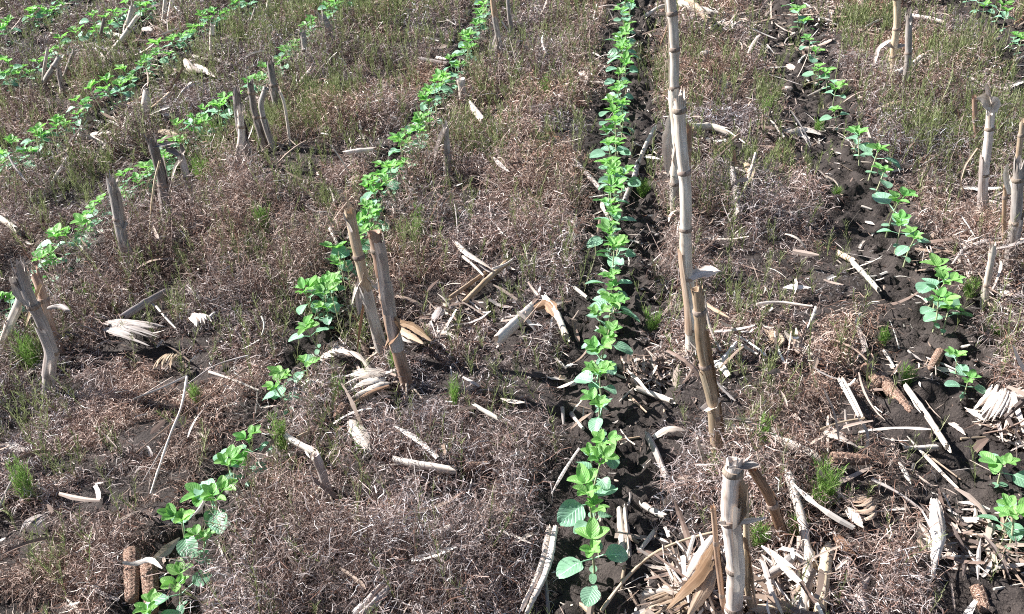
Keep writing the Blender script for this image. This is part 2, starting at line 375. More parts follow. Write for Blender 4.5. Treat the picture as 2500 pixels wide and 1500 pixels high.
KEEP = []                                            # places kept free of weeds (x, y, radius)
def keep(P, r, toward=.045):
    for p in P:
        KEEP.append((p[0], p[1], r))
        for q in (.4, .8): KEEP.append((p[0] - fwd[0]*toward*q, p[1] - fwd[1]*toward*q, r*.6))
LITTER_SPOTS = []
# ------------------------------------------------------------------ corn stubs (standing)
def node_radii(t, r, sp, off, taper):
    R = r*(1 - taper*t/max(t[-1], .01))
    ph = (t + off) % sp; dd = np.minimum(ph, sp - ph)
    return R*(1 + .12*np.exp(-(dd/.006)**2) - .07*np.exp(-((dd - .016)/.007)**2))
def roots(base, r, parent, origin, rs):
    mb = MB()
    for k in range(11):
        a = rs.uniform(0, 6.28); L = rs.uniform(.02, .045); z0 = rs.uniform(.006, .03)
        p0 = base + np.array([math.cos(a)*r*.8, math.sin(a)*r*.8, z0]); p1 = p0 + np.array([math.cos(a)*L, math.sin(a)*L, -.6*z0])
        p2 = p0 + np.array([math.cos(a)*L*1.35, math.sin(a)*L*1.35, -z0 - .03])
        P, _ = resample([p0, p1, p2], .008); tube(mb, smooth_path(P), np.linspace(.0026, .0015, len(P)), 5, hollow=False)
    mb.build('brace_roots', M['root'], parent, origin)
def stub(pts, w, m, label, hang=(), wrap=1, wm=None, jag=1.0, top=None, group='broken corn stubs left standing in the field', rt=True, away=0.0, name='corn_stub', cat='corn stub', split=False):
    """pts: reading pixels from the foot upwards; w: width in those pixels"""
    rs = random.Random(int(pts[0][0]*7 + pts[0][1])); base = gp(*pts[0])
    base = base + [0, 0, -.004]
    path = [base - [0, 0, .02]] + [base] + [up_at(base, x, y, away*i/(len(pts)-1)) for i, (x, y) in enumerate(pts[1:], 1)]
    P, t = resample(path, .009)
    for i in range(len(P)):
        P[i] += np.array([.0022*math.sin(t[i]*23 + rs.random()*0 + pts[0][0]), .002*math.cos(t[i]*19 + pts[0][1]), 0])
    P = smooth_path(P, 3); r = msize(w, base)/2*.86; sp = rs.uniform(.085, .125); off = rs.uniform(0, sp)
    e = bpy.data.objects.new(name, None); C.objects.link(e); e.location = base; e.empty_display_size = .02
    tag(e, label, cat, group)
    mb = MB(); tube(mb, P, node_radii(t, r, sp, off, .12), 14, jag*2.2*r, ell=rs.uniform(.82, .95), rs=rs)
    mb.build('stalk', M[m], e, base)
    nn_ = 0
    for i in range(2, len(P)-2):                      # the joints of the stalk
        if w > 12 and ((t[i] + off) % sp) < (t[i] - t[i-1]) and nn_ < 8:
            T0 = unit(P[i+1] - P[i-1]); nb = MB(); Q = np.array([P[i] + T0*q for q in (-.005, -.003, 0, .003, .005)])
            tube(nb, Q, r*np.array([.98, 1.05, 1.09, 1.04, .98]), 14, hollow=False, ell=.9, rs=rs); nb.build('joint', M['joint'], e, base); nn_ += 1
    # splinters at the broken top
    T = unit(P[-1] - P[-4]); mb = MB()
    for k in range(7):
        a = rs.uniform(0, 6.28); u = np.array([math.cos(a), math.sin(a)*.8, 0]); L = rs.uniform(.8, 3.6)*r*jag
        q = [P[-2] + u*r*.85, P[-2] + u*r*1.0 + T*L*.5, P[-2] + u*r*rs.uniform(.7, 1.7) + T*L]
        Q, _ = resample(q, max(L/4, .003)); ribbon(mb, Q, r*rs.uniform(.18, .42), nrm=u, curl=.2, m=4, taper=(1, .1), jag=.1, rs=rs)
    mb.build('splintered_top', M[top or m], e, base)
    wm = wm or ('husk_grey' if 'grey' in m or 'dark' in m else 'husk_tan')
    for k in range(wrap):                             # old leaf sheath clasping part of the stalk
        i0 = int(len(P)*rs.uniform(.08, .35)) if k == 0 else int(len(P)*rs.uniform(.45, .6)); i1 = min(len(P)-1, i0 + int(len(P)*rs.uniform(.3, .45)))
        if i1 - i0 < 4: continue
        Tt, A, B = frames(P); a0 = rs.uniform(0, 6.28); wd = rs.uniform(2.2, 3.6); V = []; UV = []; n = 9
        tear = [rs.uniform(0, .016) for _ in range(n)]
        for i in range(i0, i1 + 1):
            fr = (i - i0)/(i1 - i0); rad = r*(1.10 + .35*max(0, fr - .6))
            for j in range(n):
                a = a0 + wd*(j/(n-1) - .5)*(1 - .35*fr)
                p = P[i] + (A[i]*math.cos(a) + B[i]*math.sin(a)*.92)*rad*(1 + .03*math.sin(j*2.3 + fr*9))
                if i == i1: p = p + Tt[i]*tear[j]
                V.append(p); UV.append((a*r, t[i]))
        nn = i1 - i0; F = [[i*n+j, i*n+j+1, (i+1)*n+j+1, (i+1)*n+j] for i in range(nn) for j in range(n-1)]
        mb = MB(); mb.add(V, F, UV); mb.build('leaf_sheath', M[wm], e, base)
    for h in hang:                                    # torn leaf strips: (pixels..., width, material)
        q = [up_at(base, x, y, .012*(i % 2) - .012) for i, (x, y) in enumerate(h[0])]
        Q, _ = resample(q, .008); Q = smooth_path(Q, 2)
        mb = MB(); ribbon(mb, Q, msize(h[1], base), nrm=-fwd*.6 + np.array([-.6, 0, .7]), curl=.25, corr=.06, m=7, taper=(.7, .2), jag=.6, twist=rs.uniform(-.9, .9), rs=rs)
        mb.build('torn_leaf', M[h[2]], e, base)
    if rt: roots(base, r, e, base, rs)
    keep([base], .018, .035); LITTER_SPOTS.append((base[0], base[1]))
    return e

# the tall line of stubs right of the middle row
stub([(1630,512),(1634,300),(1627,120),(1621,-40)], 27, 'stalk_bleached', 'tallest bleached corn stub, farthest of the three overlapping in the tall line', wrap=2, wm='husk_pale', hang=[([(1640,250),(1618,330),(1612,420)],34,'husk_pale')])
stub([(1670,862),(1664,700),(1655,560),(1652,400),(1640,245)], 33, 'stalk_bleached', 'long pale corn stub between the other two of the tall line, with white flag-like leaf', wrap=1, wm='husk_tan', hang=[([(1670,672),(1700,658),(1738,655)],36,'husk_pale'),([(1668,860),(1660,852),(1690,846)],26,'husk_pale')])
stub([(1738,1108),(1722,980),(1700,860),(1692,760),(1682,698)], 34, 'stalk_brown', 'reddish brown corn stub with dark band, nearest of the three in the tall line', wrap=1, hang=[([(1700,992),(1725,975),(1740,965)],26,'husk_pale'),([(1716,1082),(1738,1070),(1724,1100)],22,'husk_pale'),([(1708,800),(1728,930),(1750,1060)],15,'husk_brown')])
stub([(1662,480),(1657,400),(1660,318)], 26, 'stalk_brown', 'short dark split stub hidden against the tall line of stubs', wrap=1, rt=False)
stub([(1704,1130),(1694,1100),(1684,1062)], 12, 'husk_pale', 'thin white stub sliver at the foot of the brown tall stub', wrap=0, rt=False)
stub([(1212,162),(1206,110),(1196,40),(1188,-20)], 17, 'stalk_brown', 'orange brown corn stub beside the top of the row left of the middle', wrap=1, wm='husk_grey', hang=[([(1196,90),(1186,112),(1184,138)],17,'husk_grey'),([(1204,92),(1196,118),(1200,140)],10,'husk_pale')])
stub([(1240,100),(1232,50),(1224,-15)], 12, 'stalk_grey', 'slim corn stub just right of the orange brown one near the top edge', wrap=1)
stub([(1123,268),(1118,235),(1111,192)], 25, 'stalk_bleached', 'short thick white corn stub with a clean cut ring top', wrap=0, jag=.15)
stub([(1084,440),(1082,380),(1074,305)], 19, 'stalk_grey', 'grey hunched corn stub with one folded leaf leg', wrap=1, hang=[([(1076,308),(1058,350),(1046,404)],19,'husk_grey')])
stub([(926,866),(912,796),(890,720),(872,650),(860,590),(848,518)], 32, 'stalk_tan', 'slimmer corn stub of the pair beside the left row, tan top and grey foot', wrap=1, wm='husk_grey', hang=[([(880,665),(862,690),(850,735)],12,'husk_pale'),([(885,670),(905,692),(925,700)],12,'husk_pale'),([(850,560),(838,535),(828,512)],10,'stalk_grey'),([(875,660),(866,710),(868,760)],20,'husk_grey'),([(884,700),(872,780),(862,850)],8,'husk_brown')])
stub([(986,938),(962,860),(946,790),(938,740),(918,650),(902,562)], 37, 'stalk_brown', 'thicker corn stub of the pair beside the left row, grey top turning red brown', wrap=2, wm='husk_grey', jag=.4, hang=[([(950,765),(966,785),(935,835)],44,'husk_brown'),([(900,575),(906,640),(914,700)],8,'husk_pale'),([(985,925),(995,945),(990,955)],12,'husk_pale')])
stub([(412,556),(398,480),(384,410),(372,352)], 30, 'stalk_dark', 'dark corn stub with shredded blackened top in the second row left', wrap=2, wm='husk_grey', hang=[([(384,400),(396,440),(402,480)],14,'husk_grey'),([(372,355),(400,350),(425,345)],10,'stalk_dark')])
stub([(362,610),(364,500),(372,440),(386,392)], 6, 'stalk_tan', 'thin upright straw standing beside the dark shredded stub', wrap=0, rt=False, group='thin dry straws', name='dry_straw', cat='straw')
stub([(464,486),(450,430),(436,378)], 24, 'stalk_grey', 'grey corn stub with black crumpled cap leaning left, beside green horsetail', wrap=1, wm='husk_grey', hang=[([(430,372),(410,362),(398,352)],18,'stalk_dark'),([(440,385),(425,400),(414,435)],13,'husk_pale'),([(436,375),(446,362),(436,346)],18,'stalk_dark')])
stub([(322,656),(308,610),(292,560),(280,500),(268,445)], 30, 'stalk_grey', 'grey corn stub in two broken halves below the second row left', wrap=2, wm='husk_grey', hang=[([(272,450),(278,500),(286,545)],7,'husk_pale'),([(282,545),(296,548),(310,540)],20,'husk_pale'),([(300,560),(296,640),(292,675)],6,'husk_pale')])
stub([(116,958),(122,890),(126,850),(98,780),(72,720),(52,655)], 36, 'stalk_grey', 'big grey corn stub with bright white foot and torn fibrous top at the left edge', wrap=1, wm='husk_grey', hang=[([(70,740),(45,700),(30,665)],34,'husk_grey'),([(122,872),(120,910),(114,952)],28,'husk_pale'),([(60,700),(40,680),(24,690)],18,'husk_grey')])
stub([(148,850),(118,770),(96,700),(84,670)], 30, 'stalk_brown', 'brown hollow corn stub behind the big grey one at the left edge', wrap=1, wm='husk_brown', away=.03, rt=False, hang=[([(100,690),(80,740),(62,790)],20,'husk_tan')])
stub([(-4,870),(18,800),(40,740),(66,665)], 24, 'stalk_bleached', 'pale corn stalk leaning right across the big grey stub at the left edge', wrap=1, wm='husk_pale')
# the ragged cluster left of the second row
stub([(604,402),(592,340),(580,290),(570,228)], 24, 'stalk_dark', 'dark ragged corn stub in the middle of the big left cluster', wrap=2, wm='husk_grey', hang=[([(590,290),(600,320),(588,360)],18,'stalk_dark')])
stub([(556,432),(576,380),(582,330),(580,278)], 20, 'stalk_bleached', 'pale bent corn stub leaning against the dark ragged cluster', wrap=1, wm='husk_grey')
stub([(640,360),(626,310),(612,262),(606,205)], 20, 'stalk_dark', 'leaning grey corn stub with clipped end on the right of the ragged cluster', wrap=1, wm='husk_grey')
stub([(662,362),(640,300),(628,250),(640,215)], 17, 'stalk_grey', 'hook-topped corn stub behind the ragged cluster', wrap=1, wm='husk_grey')
stub([(672,278),(664,230),(654,158)], 22, 'stalk_dark', 'dark upright corn stub with forked tip right of the ragged cluster', wrap=1, wm='husk_grey')
stub([(702,352),(694,300),(684,240),(676,222)], 9, 'husk_pale', 'narrow pale frayed stalk standing right of the ragged cluster', wrap=0)
stub([(745,178),(738,130),(730,82)], 19, 'stalk_grey', 'upright grey corn stub with pale collar beside the second row left', wrap=1, wm='husk_pale', hang=[([(742,125),(760,155),(748,185)],16,'husk_pale'),([(730,120),(716,135),(708,155)],4,'husk_pale')])
stub([(704,224),(726,198),(752,168)], 13, 'stalk_bleached', 'white broken stalk piece slanting from the collared stub', wrap=0, rt=False)
stub([(816,116),(800,84),(782,50)], 24, 'stalk_grey', 'blue grey flattened corn stub near the top end of the second row left', wrap=1, wm='husk_grey', hang=[([(790,120),(784,80),(776,15)],12,'husk_pale')])
stub([(510,152),(512,110),(514,64)], 15, 'stalk_bleached', 'short bleached corn stub standing alone in the third row left', wrap=0)
stub([(346,302),(350,262),(356,226)], 26, 'stalk_bleached', 'stout split white stub in the left litter patch', wrap=1, wm='husk_pale', jag=.6)
stub([(296,330),(302,300),(308,282)], 14, 'stalk_bleached', 'small white stub stump left of the stout split one', wrap=0)
stub([(104,208),(108,165),(114,118)], 10, 'stalk_bleached', 'thin pale corn stub left of the leaning blue grey cluster', wrap=0)
stub([(98,214),(118,180),(142,140)], 16, 'stalk_grey', 'leaning grey stub in the small cluster near the left edge', wrap=1, wm='husk_grey')
stub([(152,238),(148,205),(144,170)], 14, 'stalk_dark', 'blue black rotten stub in the small cluster near the left edge', wrap=2, wm='husk_grey', hang=[([(144,175),(152,200),(150,235)],12,'stalk_grey')])
stub([(150,196),(164,160),(178,126)], 12, 'stalk_grey', 'grey stub leaning right in the small cluster near the left edge', wrap=0)
stub([(242,166),(268,126),(304,78),(332,42)], 13, 'stalk_bleached', 'long pale stalk leaning far right near the fourth row left', wrap=0, rt=False)
stub([(298,110),(308,66),(318,20)], 17, 'stalk_bleached', 'upright pale stub crossing behind the long leaning stalk', wrap=1, wm='husk_pale')
stub([(234,130),(242,90),(252,46)], 10, 'stalk_dark', 'dark slim stub left of the long leaning stalk', wrap=0)
stub([(390,70),(396,35),(402,-12)], 12, 'stalk_bleached', 'white stub cut by the top edge, left of two side by side', wrap=0)
stub([(406,58),(412,25),(416,-12)], 13, 'stalk_bleached', 'white stub cut by the top edge, right of two side by side', wrap=1, wm='husk_pale')
stub([(436,38),(440,10),(443,-14)], 11, 'stalk_grey', 'shaded stub cut by the top edge just right of the white pair', wrap=0)
stub([(596,80),(606,52),(616,20)], 9, 'stalk_grey', 'thin leaning stub between the second and third rows left', wrap=0)
stub([(644,42),(648,15),(653,-14)], 12, 'stalk_bleached', 'white stub at the top edge among green weeds', wrap=0)
stub([(696,18),(702,-12)], 12, 'stalk_grey', 'grey stub tip at the top edge above the second row left', wrap=0)
# right hand side
stub([(2158,186),(2160,110),(2166,50),(2166,-30)], 21, 'stalk_tan', 'yellow corn stub with clean nodes at the top right', wrap=0, hang=[([(2150,98),(2122,118),(2112,160)],14,'husk_pale'),([(2140,110),(2165,116),(2195,108)],16,'husk_grey')])
stub([(2184,245),(2190,160),(2194,90),(2198,48)], 20, 'stalk_grey', 'grey corn stub with comb-like frayed top right of the yellow one', wrap=1, wm='husk_grey', hang=[([(2198,60),(2200,40),(2199,22)],6,'husk_pale')])
stub([(2370,522),(2378,430),(2386,340),(2392,262)], 25, 'stalk_bleached', 'pale corn stub with shredded white head at the right', wrap=1, wm='husk_grey', top='husk_pale', hang=[([(2390,262),(2380,240),(2362,238)],26,'husk_pale'),([(2388,270),(2388,235),(2381,202)],12,'husk_pale'),([(2396,275),(2402,252),(2392,236)],30,'husk_pale'),([(2360,358),(2330,400),(2318,440),(2330,472)],5,'husk_tan')])
stub([(2364,372),(2358,310),(2354,240)], 15, 'stalk_brown', 'thin brown stub behind the one with shredded white head', wrap=0)
stub([(2436,660),(2446,560),(2458,470),(2464,408)], 32, 'stalk_grey', 'thick pale corn stub with torn shoulder at the right edge', wrap=1, wm='husk_grey', hang=[([(2440,470),(2430,420),(2434,398)],16,'husk_pale'),([(2440,650),(2426,672),(2412,690)],14,'husk_pale')])
stub([(2452,470),(2462,380),(2468,295)], 17, 'stalk_tan', 'tan corn stub rising behind the thick one at the right edge', wrap=0)
stub([(2425,640),(2424,540),(2430,450)], 13, 'stalk_brown', 'brown stub close behind the left side of the thick right edge one', wrap=0)
stub([(2378,742),(2388,670),(2396,602)], 20, 'stalk_bleached', 'short white corn stub with striped face below the right edge stubs', wrap=1, wm='husk_pale')
stub([(792,1198),(778,1150),(760,1100)], 29, 'stalk_grey', 'short blunt grey corn stub in the weeds below the stub pair', wrap=0, jag=.3, hang=[([(756,1110),(754,1098),(762,1090)],14,'husk_pale')])
stub([(2000,0),(2010,-30)], 12, 'husk_pale', 'pale stub tip at the top edge near the right-hand row', wrap=0, rt=False)
stub([(2026,56),(2024,30),(2022,14)], 8, 'stalk_tan', 'tiny reddish stub in the straw fan beside the right-hand row', wrap=0, rt=False)
stub([(2086,24),(2084,0),(2080,-25)], 18, 'husk_pale', 'bright white husk tip hanging at the top edge right of the straw fan', wrap=0, rt=False)
# the heap at the lower right
stub([(1776,1520),(1772,1380),(1764,1240),(1770,1150),(1774,1118)], 48, 'stalk_bleached', 'main thick broken stub of the heap at the bottom right of centre', wrap=2, wm='husk_pale', jag=.6, hang=[([(1765,1130),(1790,1120),(1830,1125)],24,'husk_grey'),([(1800,1170),(1800,1230),(1780,1270)],38,'husk_tan'),([(1740,1265),(1790,1262),(1850,1252)],16,'husk_pale')])
stub([(1748,1500),(1740,1380),(1726,1280),(1718,1225)], 16, 'stalk_brown', 'narrow brown stub on the left of the lower heap', wrap=1, wm='husk_brown')
stub([(1818,1500),(1806,1400),(1800,1300),(1796,1210)], 18, 'stalk_tan', 'thin split stub on the right of the lower heap', wrap=1, wm='husk_tan', hang=[([(1800,1300),(1815,1380),(1826,1470)],20,'husk_tan')])
stub([(1908,1330),(1880,1265),(1850,1190),(1822,1140)], 30, 'husk_brown', 'shaded brown sheath leaning left over the lower heap', wrap=1, wm='husk_brown', rt=False)

# ------------------------------------------------------------------ things lying on the ground
def lay(kind, pts, w, m, label, lift=.012, name=None, cat=None, group='corn residue lying between the rows', kr=.02, **kw):
    rs = random.Random(int(pts[0][0]*3 + pts[0][1]*11 + 1)); G = [gp(x, y, lift) for x, y in pts]; r = msize(w, G[0])/2
    if kind in ('stalk', 'split', 'cob') and len(G) == 2:
        pass
    for g in G: g[2] += r*(.6 if kind != 'cob' else -.1)
    step = .006 if kind != 'straw' else .012
    P, t = resample(G, step)
    if len(G) > 2: P = smooth_path(P, 6)
    mb = MB(); base = P[len(P)//2].copy()
    if kind == 'stalk':
        L = t[-1]; sp = rs.uniform(.06, .1); tube(mb, P, node_radii(t, r, sp, rs.uniform(0, sp), rs.uniform(0, .15)), 14, jag=r*1.8, jag0=r*1.6, ell=rs.uniform(.55, .85), rn=.05, rs=rs)
        nm, ct, part = 'stalk_piece', 'stalk piece', 'stalk'
    elif kind == 'split':
        for q in (-1, 1):
            S = unit(np.cross(P[-1] - P[0], [0, 0, 1])); Q = P + S*q*r*.45 + np.c_[np.zeros((len(P), 2)), np.sin(np.linspace(0, 3, len(P)))*r*.2]
            ribbon(mb, Q, r*1.15, curl=-.5, corr=.03, m=9, taper=(.8, .6), jag=1.2, rs=rs)
        nm, ct, part = 'split_stalk', 'stalk piece', 'stalk'
    elif kind == 'straw':
        tube(mb, P, np.linspace(r, r*.7, len(P))*(1 + .12*np.sin(t*90)), 6, hollow=False, rs=rs); nm, ct, part = 'dry_straw', 'straw', 'straw'
    elif kind == 'husk':
        P = P + np.c_[np.zeros((len(P), 2)), np.sin(np.linspace(0, math.pi, len(P)))*r*.35]
        nl = 10
        for k in range(nl):
            o = (k - (nl-1)/2); S = unit(np.cross(P[-1] - P[0], [0, 0, 1]))
            Q = P + S*o*r*.24*np.linspace(.8, 1.25, len(P))[:, None]**rs.uniform(.3, 1.6) + np.c_[np.zeros((len(P), 2)), -abs(o)*r*.08 + rs.uniform(-.4, .5)*r*np.linspace(0, 1, len(P))**2]
            Q = Q[int(len(Q)*rs.uniform(0, .25)):max(6, int(len(Q)*rs.uniform(.6, 1)))]
            ribbon(mb, Q, r*rs.uniform(.22, .6), curl=-.3, corr=.09, m=11, taper=(.6, .12), jag=1.3, freq=14, twist=rs.uniform(-1.0, 1.0), rs=rs)
        nm, ct, part = 'corn_husk', 'husk', 'husk'
    elif kind == 'leaf':
        P = P + np.c_[np.zeros((len(P), 2)), np.sin(np.linspace(0, math.pi, len(P)))*r*.5]
        ribbon(mb, P, r*2, nrm=(0, -.25, 1), curl=kw.get('curl', -.3), corr=.05, m=9, taper=(.6, .15), jag=.5, twist=rs.uniform(-1, 1), freq=10, rs=rs); nm, ct, part = 'dry_leaf', 'dry leaf', 'blade'
    elif kind == 'cob':
        P, t = resample([P[0], P[-1]], .0022); n = 36; T, A, B = frames(P); V = []; UV = []
        for i in range(len(P)):
            f = i/(len(P)-1); rr_ = r*.92*(1 - .28*f**2)*(1 if .03 < f < .97 else .7)
            for j in range(n + 1):
                a = 2*math.pi*j/n + .05*(i//4 % 2); c = 1 - (.15 if (j % 4 in (1, 2) and i % 4 in (1, 2)) else 0) + .02*rs.uniform(-1, 1)
                V.append(P[i] + (A[i]*math.cos(a) + B[i]*math.sin(a))*rr_*c); UV.append((a*r, t[i]))
        F = [[i*(n+1)+j, i*(n+1)+j+1, (i+1)*(n+1)+j+1, (i+1)*(n+1)+j] for i in range(len(P)-1) for j in range(n)]
        F.append(list(range(n))[::-1]); F.append([(len(P)-1)*(n+1) + j for j in range(n)]); mb.add(V, F, UV)
        nm, ct, part = 'corn_cob', 'corn cob', 'cob'
    o = mb.build(name or nm, M[m], None, base); o.location = base; tag(o, label, cat or ct, group if kind != 'cob' else 'corn cobs lying in the field')
    if kind == 'stalk' and w > 17:                    # pale pith showing in the broken end
        mb = MB(); q = P[-1]; T = unit(P[-1] - P[-3]); Q, _ = resample([q - T*.004, q + T*r*.25], .002); tube(mb, Q, r*.62, 9, jag=r*.4, hollow=False, ell=.85, rs=rs)
        mb.build('pith', M['pith'], o, base)
    keep(P[::3], max(.012, r*.8), .04); return o
